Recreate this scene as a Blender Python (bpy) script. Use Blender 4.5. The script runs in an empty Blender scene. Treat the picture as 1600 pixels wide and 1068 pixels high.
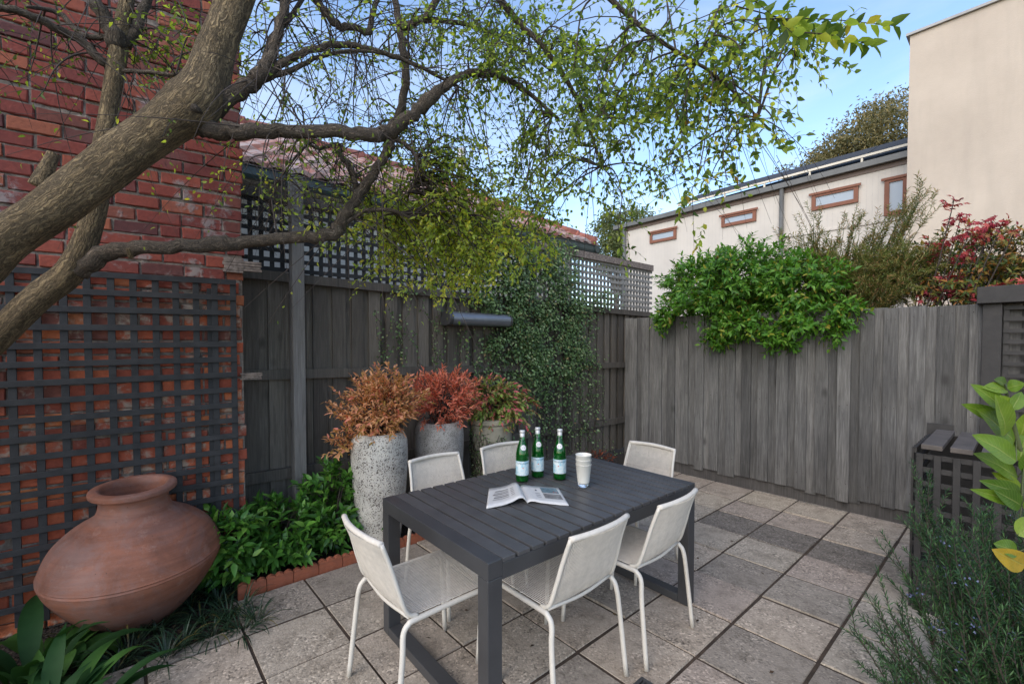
import bpy, math, random
import numpy as np
from math import sin, cos, tan, radians, pi, sqrt
from mathutils import Vector, Matrix

# ---------------------------------------------------------------- camera, sky, sun
scene = bpy.context.scene
H = 1.55; FPX = 700.0; HZ = 538.0; PITCH = radians(1.5)
cam_d = bpy.data.cameras.new('camera'); cam = bpy.data.objects.new('camera', cam_d)
scene.collection.objects.link(cam); scene.camera = cam
cam.location = (0, 0, H); cam.rotation_euler = (pi/2 - PITCH, 0, 0)
cam_d.sensor_width = 36; cam_d.lens = FPX/1600*36
cam_d.shift_y = (HZ + FPX*tan(PITCH) - 534)/1600
cam_d.clip_start = 0.05; cam_d.clip_end = 1000
SUN_EL = radians(38); SUN_HEAD = radians(-145)       # heading measured clockwise from the view direction (+Y)
w = bpy.data.worlds.new('World'); scene.world = w; w.use_nodes = True
nt = w.node_tree; bg = nt.nodes['Background']
sky = nt.nodes.new('ShaderNodeTexSky'); sky.sky_type = 'NISHITA'; sky.sun_disc = False
sky.sun_elevation = SUN_EL; sky.sun_rotation = SUN_HEAD
sky.air_density = 1.0; sky.dust_density = 1.0; sky.ozone_density = 2.2
_tc = nt.nodes.new('ShaderNodeTexCoord'); _mp = nt.nodes.new('ShaderNodeMapping'); _mp.inputs['Scale'].default_value = (1.2, 1.2, 4.5); _mp.inputs['Rotation'].default_value = (.25, .2, 0)
_n = nt.nodes.new('ShaderNodeTexNoise'); _n.inputs['Scale'].default_value = 1.7; _n.inputs['Detail'].default_value = 7; _n.inputs['Roughness'].default_value = .55; _n.inputs['Distortion'].default_value = .4
_r = nt.nodes.new('ShaderNodeValToRGB'); _r.color_ramp.elements[0].position = .40; _r.color_ramp.elements[0].color = (0, 0, 0, 1); _r.color_ramp.elements[1].position = .75; _r.color_ramp.elements[1].color = (.4, .4, .4, 1)
_m = nt.nodes.new('ShaderNodeMix'); _m.data_type = 'RGBA'; _m.inputs[7].default_value = (3.6, 3.7, 3.9, 1)      # thin high cloud
nt.links.new(_tc.outputs['Generated'], _mp.inputs[0]); nt.links.new(_mp.outputs[0], _n.inputs['Vector']); nt.links.new(_n.outputs['Fac'], _r.inputs[0])
nt.links.new(_r.outputs[0], _m.inputs[0]); nt.links.new(sky.outputs[0], _m.inputs[6]); nt.links.new(_m.outputs[2], bg.inputs[0]); bg.inputs[1].default_value = 0.15
sd = bpy.data.lights.new('sun', 'SUN'); so = bpy.data.objects.new('sun', sd); scene.collection.objects.link(so)
sd.energy = 0.75; sd.angle = radians(60); sd.color = (1.0, 0.9, 0.76)
sdir = Vector((sin(SUN_HEAD)*cos(SUN_EL), cos(SUN_HEAD)*cos(SUN_EL), sin(SUN_EL)))
so.rotation_euler = sdir.to_track_quat('Z', 'Y').to_euler()
scene.view_settings.view_transform = 'Standard'; scene.view_settings.look = 'None'
scene.view_settings.exposure = 1.3; scene.view_settings.gamma = 1

# ---------------------------------------------------------------- helpers
C = scene.collection
rng = np.random.default_rng(7); random.seed(7)
def V(*a): return np.array(a, float)
def nz(v): v = np.asarray(v, float); return v/(np.linalg.norm(v)+1e-12)
def ray(px, py):
    pr = HZ + FPX*tan(PITCH); x = (px-800)/FPX; y = -(py-pr)/FPX
    c, s = cos(PITCH), sin(PITCH); return V(x, c+s*y, -s+c*y)
def P(px, py, d): r = ray(px, py); return r*(d/r[1]) + V(0, 0, H)
def G(px, py, z=0.0): r = ray(px, py); return r*((z-H)/r[2]) + V(0, 0, H)
def PL(px, py, n, c): r = ray(px, py); return r*(c/(n[0]*r[0]+n[1]*r[1])) + V(0, 0, H)

BASE = {}
def setp(o, label=None, cat=None, group=None, kind=None):
    if label: o['label'] = label
    if cat: o['category'] = cat
    if group: o['group'] = group
    if kind: o['kind'] = kind
    return o
def thing(name, label, cat, loc=(0, 0, 0), rz=0, group=None):
    o = bpy.data.objects.new(name, None); C.objects.link(o); o.empty_display_size = .1
    o.location = [float(x) for x in loc]; o.rotation_euler = (0, 0, rz); BASE[o.name] = V(*loc)
    return setp(o, label, cat, group)
def _mesh(name, v, f, mats, r=None, mi=None, uv=None, smooth=False):
    me = bpy.data.meshes.new(name); me.from_pydata(v, [], f)
    for m in (mats if isinstance(mats, (list, tuple)) else [mats]): me.materials.append(m)
    if r is not None and len(r):
        a = me.attributes.new('rnd', 'FLOAT', 'POINT'); a.data.foreach_set('value', np.asarray(r, np.float32))
    if uv is not None and len(uv):
        a = me.attributes.new('bk', 'FLOAT_VECTOR', 'POINT'); a.data.foreach_set('vector', np.asarray(uv, np.float32).ravel())
    if mi is not None and len(mi): me.polygons.foreach_set('material_index', np.asarray(mi, np.int32))
    if smooth is True: me.polygons.foreach_set('use_smooth', np.ones(len(me.polygons), bool))
    elif smooth is not False and len(smooth): me.polygons.foreach_set('use_smooth', np.asarray(smooth, bool))
    me.update(); return me
def link(name, me, parent=None, local=False, base=None, bevel=0):
    o = bpy.data.objects.new(name, me); C.objects.link(o)
    if parent is not None:
        o.parent = parent
        if not local:
            b = BASE.get(parent.name, V(0, 0, 0)); me.transform(Matrix.Translation([-x for x in b]))
        BASE[o.name] = BASE.get(parent.name, V(0, 0, 0)) if not local else V(0, 0, 0)
    elif base is not None:
        me.transform(Matrix.Translation([-float(x) for x in base])); o.location = [float(x) for x in base]; BASE[o.name] = V(*base)
    if bevel:
        b = o.modifiers.new('Bevel', 'BEVEL'); b.width = bevel; b.segments = 2; b.limit_method = 'ANGLE'; b.angle_limit = radians(40)
        b.harden_normals = False
    return o

class MB:
    def __init__(s): s.v = []; s.f = []; s.r = []; s.m = []; s.uv = []; s.sm = []; s.useuv = False
    def add(s, vs, fs, r=0., m=0, sm=False, uv=None):
        n = len(s.v); s.v += [tuple(float(c) for c in p) for p in vs]; s.f += [tuple(n+i for i in f) for f in fs]
        s.r += [r]*len(vs); s.m += [m]*len(fs); s.sm += [sm]*len(fs)
        if uv is not None: s.uv += [tuple(u) for u in uv]; s.useuv = True
        else: s.uv += [(0, 0, 0)]*len(vs)
    def box(s, o, ax, ay, az, x, y, z, r=0., m=0):
        o, ax, ay, az = map(np.asarray, (o, ax, ay, az)); vs = []
        for k in z:
            for j in y:
                for i in x: vs.append(o+ax*i+ay*j+az*k)
        fs = [(0, 2, 3, 1), (4, 5, 7, 6), (0, 1, 5, 4), (2, 6, 7, 3), (0, 4, 6, 2), (1, 3, 7, 5)]
        if np.dot(np.cross(ax, ay), az)*(x[1]-x[0])*(y[1]-y[0])*(z[1]-z[0]) < 0: fs = [f[::-1] for f in fs]
        s.add(vs, fs, r, m)
    def cb(s, c, sz, rz=0., r=0., m=0):      # centred box
        a = V(cos(rz), sin(rz), 0); b = V(-sin(rz), cos(rz), 0)
        s.box(c, a, b, V(0, 0, 1), (-sz[0]/2, sz[0]/2), (-sz[1]/2, sz[1]/2), (-sz[2]/2, sz[2]/2), r, m)
    def tube(s, pts, rad, n=8, r=0., m=0, caps=True, lump=0.):
        pts = np.asarray(pts, float); k = len(pts)
        rad = np.full(k, rad, float) if np.isscalar(rad) else np.asarray(rad, float)
        T = np.gradient(pts, axis=0); T /= (np.linalg.norm(T, axis=1)[:, None]+1e-12)
        ref = V(0, 0, 1) if abs(T[0][2]) < .9 else V(1, 0, 0)
        u = nz(np.cross(T[0], ref)); vs = []; uv = []; L = 0
        for i in range(k):
            u = nz(u-T[i]*np.dot(u, T[i])); w_ = np.cross(T[i], u)
            if i: L += np.linalg.norm(pts[i]-pts[i-1])
            for j in range(n):
                a = 2*pi*j/n; q = rad[i]
                if lump: q *= 1+lump*(.6*sin(3*a+7*L)+.5*sin(2*a-11*L+1)+.4*sin(5*a+23*L))
                vs.append(pts[i]+(u*cos(a)+w_*sin(a))*q); uv.append((rad[i]*cos(a), rad[i]*sin(a), L))
        fs = [(i*n+j, i*n+(j+1) % n, (i+1)*n+(j+1) % n, (i+1)*n+j) for i in range(k-1) for j in range(n)]
        if caps: fs += [tuple(range(n))[::-1], tuple((k-1)*n+j for j in range(n))]
        s.add(vs, fs, r, m, True, uv)
    def lathe(s, c, prof, n=32, r=0., m=0, axis=None, caps=False):
        c = np.asarray(c, float)
        if axis is None: e1, e2, e3 = V(1, 0, 0), V(0, 1, 0), V(0, 0, 1)
        else:
            e3 = nz(axis); e1 = nz(np.cross(e3, V(0.01, 1, .02))); e2 = np.cross(e3, e1)
        vs = []
        for (q, z) in prof:
            for j in range(n):
                a = 2*pi*j/n; vs.append(c+e1*q*cos(a)+e2*q*sin(a)+e3*z)
        k = len(prof)
        fs = [(i*n+j, i*n+(j+1) % n, (i+1)*n+(j+1) % n, (i+1)*n+j) for i in range(k-1) for j in range(n)]
        if caps: fs += [tuple(range(n))[::-1], tuple((k-1)*n+j for j in range(n))]
        s.add(vs, fs, r, m, True)
    def build(s, name, mats, parent=None, local=False, base=None, bevel=0, smooth=None):
        me = _mesh(name, s.v, s.f, mats, s.r, s.m, s.uv if s.useuv else None, s.sm if smooth is None else smooth)
        return link(name, me, parent, local, base, bevel)

def spline(pts, n):
    """Catmull-Rom through rows of pts (any columns)."""
    p = np.asarray(pts, float); p = np.vstack([2*p[0]-p[1], p, 2*p[-1]-p[-2]]); out = []
    for i in range(1, len(p)-2):
        for t in np.linspace(0, 1, n, endpoint=False):
            a, b, c, d = p[i-1:i+3]
            out.append(.5*((2*b)+(-a+c)*t+(2*a-5*b+4*c-d)*t*t+(-a+3*b-3*c+d)*t**3))
    out.append(p[-2]); return np.array(out)

# leaf batches -----------------------------------------------------
def norm(a): return a/(np.linalg.norm(a, axis=1)[:, None]+1e-12)
def rvec(n, g=rng): return norm(g.normal(size=(n, 3)))
class Leaves:
    """collects leaves; each leaf: base P, direction D, up-hint N, length L, width W, rnd value."""
    def __init__(s): s.P = []; s.D = []; s.N = []; s.L = []; s.W = []; s.R = []
    def add(s, P_, D, N, L, W, R):
        n = len(P_); s.P.append(P_); s.D.append(D); s.N.append(N)
        for a, b in ((s.L, L), (s.W, W), (s.R, R)): a.append(np.broadcast_to(np.asarray(b, float), (n,)))
    def mesh(s, name, mat, shape='oval', fold=.18, droop=.25):
        P_ = np.vstack(s.P); D = norm(np.vstack(s.D)); N = np.vstack(s.N)
        L = np.concatenate(s.L)[:, None]; W = np.concatenate(s.W)[:, None]; R = np.concatenate(s.R)
        S = norm(np.cross(D, N)); N = norm(np.cross(S, D)); n = len(P_)
        if shape == 'oval':      # 8 verts
            dz = -droop*L
            q = [P_, P_+D*L*.35+dz*.12*N, P_+D*L*.7+dz*.5*N, P_+D*L+dz*N,
                 P_+D*L*.32+S*W*.5+N*(W*fold)+dz*.12*N, P_+D*L*.68+S*W*.36+N*(W*fold*.8)+dz*.5*N,
                 P_+D*L*.32-S*W*.5+N*(W*fold)+dz*.12*N, P_+D*L*.68-S*W*.36+N*(W*fold*.8)+dz*.5*N]
            F = [(0, 1, 4, 4), (1, 2, 5, 4), (2, 3, 5, 5), (0, 6, 1, 1), (1, 6, 7, 2), (2, 7, 3, 3)]; k = 8
            tri = [(0, 1, 4), (2, 3, 5), (0, 6, 1), (2, 7, 3)]; quad = [(1, 2, 5, 4), (1, 6, 7, 2)]
        elif shape == 'lo':
            q = [P_, P_+D*L*.45+S*W*.5+N*W*fold, P_+D*L-N*droop*L, P_+D*L*.45-S*W*.5+N*W*fold]; k = 4
            tri = [(0, 2, 1), (0, 3, 2)]; quad = []
        v = np.stack(q, 1).reshape(-1, 3); o = (np.arange(n)*k)[:, None]
        ft = np.concatenate([o+np.array(t) for t in tri]) if tri else np.zeros((0, 3), int)
        fq = np.concatenate([o+np.array(t) for t in quad]) if quad else np.zeros((0, 4), int)
        me = bpy.data.meshes.new(name); me.vertices.add(len(v)); me.vertices.foreach_set('co', v.astype(np.float32).ravel())
        nl = len(ft)*3+len(fq)*4; me.loops.add(nl); me.polygons.add(len(ft)+len(fq))
        me.loops.foreach_set('vertex_index', np.concatenate([ft.ravel(), fq.ravel()]).astype(np.int32))
        st = np.concatenate([np.arange(len(ft))*3, len(ft)*3+np.arange(len(fq))*4]).astype(np.int32)
        me.polygons.foreach_set('loop_start', st)
        me.update(calc_edges=True); me.validate(); me.materials.append(mat)
        a = me.attributes.new('rnd', 'FLOAT', 'POINT'); a.data.foreach_set('value', np.repeat(R, k).astype(np.float32))
        return me

def shoot_leaves(lv, p0, d, length, k, L, W, splay=55, R=(0, 1), start=.1, droop=.0, jit=.25, g=rng, curve=None):
    """k leaves spiralling along a shoot; returns the shoot's polyline."""
    d = nz(d); t = np.linspace(start, 1, k); sag = V(0, 0, -1)*droop*length
    pts = p0+np.outer(t, d*length)+np.outer(t**2, sag)
    if curve is not None: pts = pts+np.outer(t**2, curve*length)
    tang = norm(np.tile(d*length, (k, 1))+2*t[:, None]*sag)
    u = nz(np.cross(d, rvec(1, g)[0])); v = np.cross(d, u)
    a = np.arange(k)*2.4+g.uniform(0, 6.28)
    side = np.outer(np.cos(a), u)+np.outer(np.sin(a), v)
    sp = np.radians(splay*(1-.45*t)+g.normal(0, 8, k))[:, None]
    D = norm(tang*np.cos(sp)+side*np.sin(sp)+g.normal(0, jit, (k, 3))*.6)
    N = norm(tang*.6+V(0, 0, .8)-side*.2+g.normal(0, jit, (k, 3)))
    s = g.uniform(.7, 1.15, k)
    lv.add(pts, D, N, L*s, W*s, g.uniform(R[0], R[1], k))
    tt = np.linspace(0, 1, 5); q = p0+np.outer(tt, d*length)+np.outer(tt**2, sag)
    if curve is not None: q = q+np.outer(tt**2, curve*length)
    return q

# ---------------------------------------------------------------- materials
class NT:
    def __init__(s, name):
        s.m = bpy.data.materials.new(name); s.m.use_nodes = True; s.t = s.m.node_tree
        s.b = s.t.nodes['Principled BSDF']; s.out = s.t.nodes['Material Output']
    def n(s, typ, **kw):
        x = s.t.nodes.new(typ)
        for k, v in kw.items():
            if k.startswith('i_'):
                x.inputs[int(k[2:])].default_value = v
            else: setattr(x, k, v)
        return x
    def l(s, a, b): s.t.links.new(a, b)
    def obj(s, scale=(1, 1, 1)):
        tc = s.n('ShaderNodeTexCoord'); mp = s.n('ShaderNodeMapping'); mp.inputs['Scale'].default_value = scale
        s.l(tc.outputs['Object'], mp.inputs[0]); return mp.outputs[0]
    def attr(s, name='rnd', out='Fac'):
        a = s.n('ShaderNodeAttribute'); a.attribute_name = name; return a.outputs[out]
    def noise(s, vec, scale, detail=4, rough=.55, dist=0):
        x = s.n('ShaderNodeTexNoise'); x.inputs['Scale'].default_value = scale; x.inputs['Detail'].default_value = detail
        x.inputs['Roughness'].default_value = rough; x.inputs['Distortion'].default_value = dist
        if vec is not None: s.l(vec, x.inputs['Vector'])
        return x.outputs['Fac']
    def ramp(s, fac, stops, interp='LINEAR'):
        x = s.n('ShaderNodeValToRGB'); cr = x.color_ramp; cr.interpolation = interp
        while len(cr.elements) < len(stops): cr.elements.new(.5)
        for e, (p, c) in zip(cr.elements, stops):
            e.position = p; e.color = (c, c, c, 1) if np.isscalar(c) else (c[0], c[1], c[2], 1)
        s.l(fac, x.inputs[0]); return x.outputs[0]
    def mix(s, fac, a, b, mode='MIX'):
        x = s.n('ShaderNodeMix'); x.data_type = 'RGBA'; x.blend_type = mode
        for i, v in ((0, fac), (6, a), (7, b)):
            if hasattr(v, 'is_linked') or hasattr(v, 'links'): s.l(v, x.inputs[i])
            elif np.isscalar(v): x.inputs[i].default_value = v if i == 0 else (v, v, v, 1)
            else: x.inputs[i].default_value = (v[0], v[1], v[2], 1)
        return x.outputs[2]
    def math(s, op, a, b=0., c=None):
        x = s.n('ShaderNodeMath', operation=op)
        for i, v in enumerate((a, b) if c is None else (a, b, c)):
            if hasattr(v, 'links'): s.l(v, x.inputs[i])
            else: x.inputs[i].default_value = v
        return x.outputs[0]
    def bump(s, h, strength=.4, dist=.01, nrm=None):
        x = s.n('ShaderNodeBump'); x.inputs['Strength'].default_value = strength; x.inputs['Distance'].default_value = dist
        s.l(h, x.inputs['Height'])
        if nrm is not None: s.l(nrm, x.inputs['Normal'])
        return x.outputs[0]
    def fin(s, col=None, rough=None, nrm=None, **kw):
        if col is not None:
            if hasattr(col, 'links'): s.l(col, s.b.inputs['Base Color'])
            else: s.b.inputs['Base Color'].default_value = (*col, 1)
        if rough is not None:
            if hasattr(rough, 'links'): s.l(rough, s.b.inputs['Roughness'])
            else: s.b.inputs['Roughness'].default_value = rough
        if nrm is not None: s.l(nrm, s.b.inputs['Normal'])
        for k, v in kw.items(): s.b.inputs[k.replace('_', ' ')].default_value = v
        return s.m

def m_leaf(name, stops, trans=.35, rough=.45, spec=.4):
    t = NT(name); r = t.attr(); col = t.ramp(r, stops)
    nse = t.noise(t.obj(), 30, 2); col = t.mix(t.ramp(nse, [(.3, 0), (.7, .35)]), col, t.mix(1., col, (.55, .6, .5), 'MULTIPLY'))
    t.fin(col, rough); t.b.inputs['Specular IOR Level'].default_value = spec
    tr = t.n('ShaderNodeBsdfTranslucent'); t.l(t.mix(1., col, (1.3, 1.25, .6), 'MULTIPLY'), tr.inputs[0])
    mx = t.n('ShaderNodeMixShader'); mx.inputs[0].default_value = trans
    t.l(t.b.outputs[0], mx.inputs[1]); t.l(tr.outputs[0], mx.inputs[2]); t.l(mx.outputs[0], t.out.inputs[0]); return t.m
def m_wood(name, c0, c1, c2, rough=.8, grain=1., blotch=.5):
    """weathered sawn timber, grain along z; per-board variation from rnd"""
    t = NT(name); r = t.attr()
    tc = t.n('ShaderNodeTexCoord'); off = t.n('ShaderNodeCombineXYZ')
    t.l(t.math('MULTIPLY', r, 37.), off.inputs[2]); t.l(t.math('MULTIPLY', r, 11.), off.inputs[0])
    ad = t.n('ShaderNodeVectorMath', operation='ADD'); t.l(tc.outputs['Object'], ad.inputs[0]); t.l(off.outputs[0], ad.inputs[1])
    mp = t.n('ShaderNodeMapping'); mp.inputs['Scale'].default_value = (1, 1, .045); t.l(ad.outputs[0], mp.inputs[0])
    g = t.noise(mp.outputs[0], 90*grain, 5, .65, .8)
    mp2 = t.n('ShaderNodeMapping'); mp2.inputs['Scale'].default_value = (1, 1, .25); t.l(ad.outputs[0], mp2.inputs[0])
    b = t.noise(mp2.outputs[0], 7, 4, .6)
    col = t.ramp(g, [(.28, c0), (.5, c1), (.72, c2)])
    col = t.mix(t.ramp(b, [(.3, 0.), (.75, blotch)]), col, t.mix(1., col, (.42, .42, .44), 'MULTIPLY'))
    hs = t.n('ShaderNodeHueSaturation'); t.l(col, hs.inputs['Color'])
    t.l(t.math('MULTIPLY_ADD', t.math('FRACT', t.math('MULTIPLY', r, 7.31)), .85, .57), hs.inputs['Value'])
    # knots
    mp3 = t.n('ShaderNodeMapping'); mp3.inputs['Scale'].default_value = (1, 1, .55); t.l(ad.outputs[0], mp3.inputs[0])
    vo = t.n('ShaderNodeTexVoronoi'); vo.inputs['Scale'].default_value = 4.2; t.l(mp3.outputs[0], vo.inputs['Vector'])
    k = t.ramp(vo.outputs['Distance'], [(.05, 1), (.15, 0)])
    col = t.mix(t.math('MULTIPLY', k, .75), hs.outputs[0], (c0[0]*.35, c0[1]*.33, c0[2]*.32))
    return t.fin(col, rough, t.bump(g, .5, .004))
def m_plain(name, c, rough=.5, var=.15, scale=8, bump=.0, metallic=0., fine=60):
    t = NT(name); n = t.noise(t.obj(), scale, 5, .6)
    lo = tuple(x*(1-var) for x in c); hi = tuple(min(1, x*(1+var)) for x in c)
    col = t.ramp(n, [(.3, lo), (.7, hi)]); nr = None
    if bump: nr = t.bump(t.noise(t.obj(), fine, 3), bump, .003)
    return t.fin(col, rough, nr, Metallic=metallic)

M = {}
M['fence_grey'] = m_wood('weathered_grey_timber', (.07, .065, .058), (.13, .123, .112), (.21, .20, .184), blotch=.85)
M['fence_dark'] = m_wood('charcoal_stained_timber', (.08, .067, .052), (.135, .115, .092), (.195, .17, .138), blotch=.55)
M['lattice_dark'] = m_plain('charcoal_lattice_paint', (.033, .033, .034), .6, .3, 14, .25)
M['lattice_dark'].node_tree.nodes['Principled BSDF'].inputs['Specular IOR Level'].default_value = .2
M['lattice_brown'] = m_plain('brown_black_stain', (.024, .021, .019), .65, .3, 14, .3)
M['lattice_grey'] = m_plain('weathered_lattice_timber', (.24, .225, .2), .85, .35, 20, .5)
M['table'] = m_plain('anthracite_coated_metal', (.043, .043, .045), .42, .18, 5, .06)
M['slat'] = m_plain('anthracite_slat', (.062, .061, .062), .42, .16, 9, .12)
M['frame'] = m_plain('cream_powder_coat', (.56, .52, .455), .4, .06, 9)
M['cord'] = m_plain('cream_woven_cord', (.60, .55, .48), .62, .1, 30, .3)

def m_brick():
    t = NT('old_red_brick'); r = t.attr(); v = t.obj()
    base = t.ramp(r, [(0, (.15, .03, .024)), (.35, (.22, .042, .028)), (.65, (.27, .058, .033)), (.85, (.33, .095, .045)), (1, (.10, .028, .026))])
    sep = t.n('ShaderNodeSeparateXYZ'); t.l(v, sep.inputs[0])
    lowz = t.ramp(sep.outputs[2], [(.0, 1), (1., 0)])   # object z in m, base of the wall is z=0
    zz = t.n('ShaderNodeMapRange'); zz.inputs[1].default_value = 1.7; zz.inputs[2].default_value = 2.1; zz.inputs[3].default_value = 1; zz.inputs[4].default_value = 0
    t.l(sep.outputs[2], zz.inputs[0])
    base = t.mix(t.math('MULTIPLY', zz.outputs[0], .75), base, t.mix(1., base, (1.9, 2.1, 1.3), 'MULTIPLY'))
    n1 = t.noise(v, 45, 5, .65); n2 = t.noise(v, 5, 5, .6)
    base = t.mix(t.ramp(n1, [(.35, .0), (.7, .6)]), base, t.mix(1., base, (.5, .5, .55), 'MULTIPLY'))
    base = t.mix(t.ramp(n2, [(.55, .0), (.8, .55)]), base, (.16, .09, .085))
    # lime smears
    n3 = t.noise(v, 3.3, 6, .68, .3); n4 = t.noise(v, 22, 4, .6)
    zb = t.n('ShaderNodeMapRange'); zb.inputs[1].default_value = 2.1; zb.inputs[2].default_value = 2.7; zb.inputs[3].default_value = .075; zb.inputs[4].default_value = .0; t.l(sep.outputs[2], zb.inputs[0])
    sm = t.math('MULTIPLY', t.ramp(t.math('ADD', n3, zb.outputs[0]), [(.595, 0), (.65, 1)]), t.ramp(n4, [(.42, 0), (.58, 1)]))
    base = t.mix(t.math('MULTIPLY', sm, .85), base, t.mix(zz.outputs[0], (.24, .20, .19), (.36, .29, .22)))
    return t.fin(base, .85, t.bump(t.math('ADD', n1, t.math('MULTIPLY', sm, .8)), .6, .006))
M['brick'] = m_brick()
def m_mortar():
    t = NT('lime_mortar'); v = t.obj(); n = t.noise(v, 30, 6, .7); n2 = t.noise(v, 4, 4)
    c = t.ramp(n, [(.3, (.12, .095, .08)), (.55, (.26, .215, .175)), (.75, (.4, .34, .28))])
    c = t.mix(t.ramp(n2, [(.4, 0), (.65, .7)]), c, (.10, .08, .07))
    return t.fin(c, .95, t.bump(n, 1., .012))
M['mortar'] = m_mortar()
def m_paver():
    t = NT('exposed_aggregate_paver'); r = t.attr(); v = t.obj()
    base = t.ramp(r, [(0, (.17, .145, .12)), (.2, (.26, .22, .178)), (.5, (.36, .305, .24)), (.75, (.32, .255, .21)), (1, (.44, .365, .275))])
    vo = t.n('ShaderNodeTexVoronoi'); vo.inputs['Scale'].default_value = 105; t.l(v, vo.inputs['Vector'])
    s2 = t.n('ShaderNodeSeparateColor'); t.l(vo.outputs['Color'], s2.inputs[0])
    peb = t.ramp(s2.outputs[0], [(.0, .12), (.14, .4), (.3, 1.), (.84, 1.1), (.93, 2.1)])
    big = t.noise(v, 3.2, 5, .65); worn = t.ramp(big, [(.42, .2), (.6, 1.)])
    worn2 = t.math('MAXIMUM', worn, t.ramp(r, [(0, 1), (.2, 0)]))
    col = t.mix(t.math('MULTIPLY', worn2, .6), base, t.mix(1., base, peb, 'MULTIPLY'))
    n = t.noise(v, 9, 7, .78); col = t.mix(t.ramp(n, [(.47, 0), (.68, .7)]), col, t.mix(1., col, (.38, .36, .33), 'MULTIPLY'))
    n5 = t.noise(v, 60, 3, .7); col = t.mix(t.ramp(n5, [(.6, 0), (.7, .6)]), col, t.mix(1., col, (.3, .3, .3), 'MULTIPLY'))
    h = t.math('ADD', t.math('MULTIPLY', vo.outputs['Distance'], -.8), t.noise(v, 60, 3))
    return t.fin(col, .85, t.bump(h, .55, .003))
M['paver'] = m_paver()
def m_soil():
    t = NT('dark_garden_soil'); v = t.obj(); n = t.noise(v, 25, 8, .7)
    vo = t.n('ShaderNodeTexVoronoi'); vo.inputs['Scale'].default_value = 60; t.l(v, vo.inputs['Vector'])
    c = t.ramp(n, [(.35, (.012, .009, .007)), (.55, (.035, .024, .017)), (.75, (.07, .05, .035))])
    return t.fin(c, 1., t.bump(t.math('ADD', n, vo.outputs['Distance']), 1., .03))
M['soil'] = m_soil()
def m_terracotta(name, c, lime=.3, rings=True):
    t = NT(name); v = t.obj(); n = t.noise(v, 5, 6, .65, .4); n2 = t.noise(v, 60, 4, .7)
    col = t.ramp(n, [(.25, tuple(x*.5 for x in c)), (.5, c), (.75, (c[0]*1.25, c[1]*1.35, c[2]*1.4))])
    st = t.noise(t.obj((.6, .6, 14)), 3, 4, .6)
    col = t.mix(t.ramp(st, [(.45, 0), (.62, .38)]), col, tuple(x*.45 for x in c)); sp2 = t.noise(v, 14, 6, .75); col = t.mix(t.ramp(sp2, [(.56, 0), (.66, .5)]), col, (.30, .17, .13))
    m = t.noise(v, 3.6, 6, .78, .6); col = t.mix(t.ramp(m, [(.44, 0), (.62, lime*1.4)]), col, (.19, .13, .12))
    vo = t.n('ShaderNodeTexVoronoi'); vo.inputs['Scale'].default_value = 26; t.l(v, vo.inputs['Vector'])
    col = t.mix(t.ramp(vo.outputs['Distance'], [(.05, .7), (.09, 0)]), col, (.04, .025, .02))
    return t.fin(col, .75, t.bump(t.math('ADD', t.math('MULTIPLY', st, 1.3), n2), .35, .006))
M['urn'] = m_terracotta('aged_terracotta', (.23, .085, .048), .35)
M['edge'] = m_terracotta('terracotta_edging', (.30, .085, .038), .15)
def m_pot(name, base, pit, scale, thr):
    t = NT(name); v = t.obj(); vo = t.n('ShaderNodeTexVoronoi'); vo.inputs['Scale'].default_value = scale
    dn = t.n('ShaderNodeTexNoise'); dn.inputs['Scale'].default_value = 30; t.l(v, dn.inputs['Vector'])
    mv = t.n('ShaderNodeMix'); mv.data_type = 'VECTOR'; mv.inputs[0].default_value = .05
    t.l(v, mv.inputs[4]); t.l(dn.outputs['Color'], mv.inputs[5]); t.l(mv.outputs[1], vo.inputs['Vector'])
    n = t.noise(v, 6, 5, .6); pits = t.ramp(t.math('ADD', vo.outputs['Distance'], t.math('MULTIPLY', n, .45)), [(thr, 1), (thr+.09, 0)])
    big = t.ramp(n, [(.3, tuple(x*.6 for x in base)), (.65, base)])
    fn = t.noise(v, 140, 3, .6); big = t.mix(t.ramp(fn, [(.5, 0), (.65, .5)]), big, tuple(x*.5 for x in base))
    return t.fin(t.mix(pits, big, pit), .6, t.bump(t.math('SUBTRACT', fn, pits), .7, .006))
M['pot_white'] = m_pot('pitted_cream_glaze', (.56, .53, .47), (.06, .045, .035), 85, .50)
M['pot_grey'] = m_pot('pitted_grey_glaze', (.44, .41, .37), (.09, .07, .055), 110, .48)
M['pot_cream'] = m_plain('stained_cream_render', (.30, .27, .20), .8, .35, 6, .4)
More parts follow.
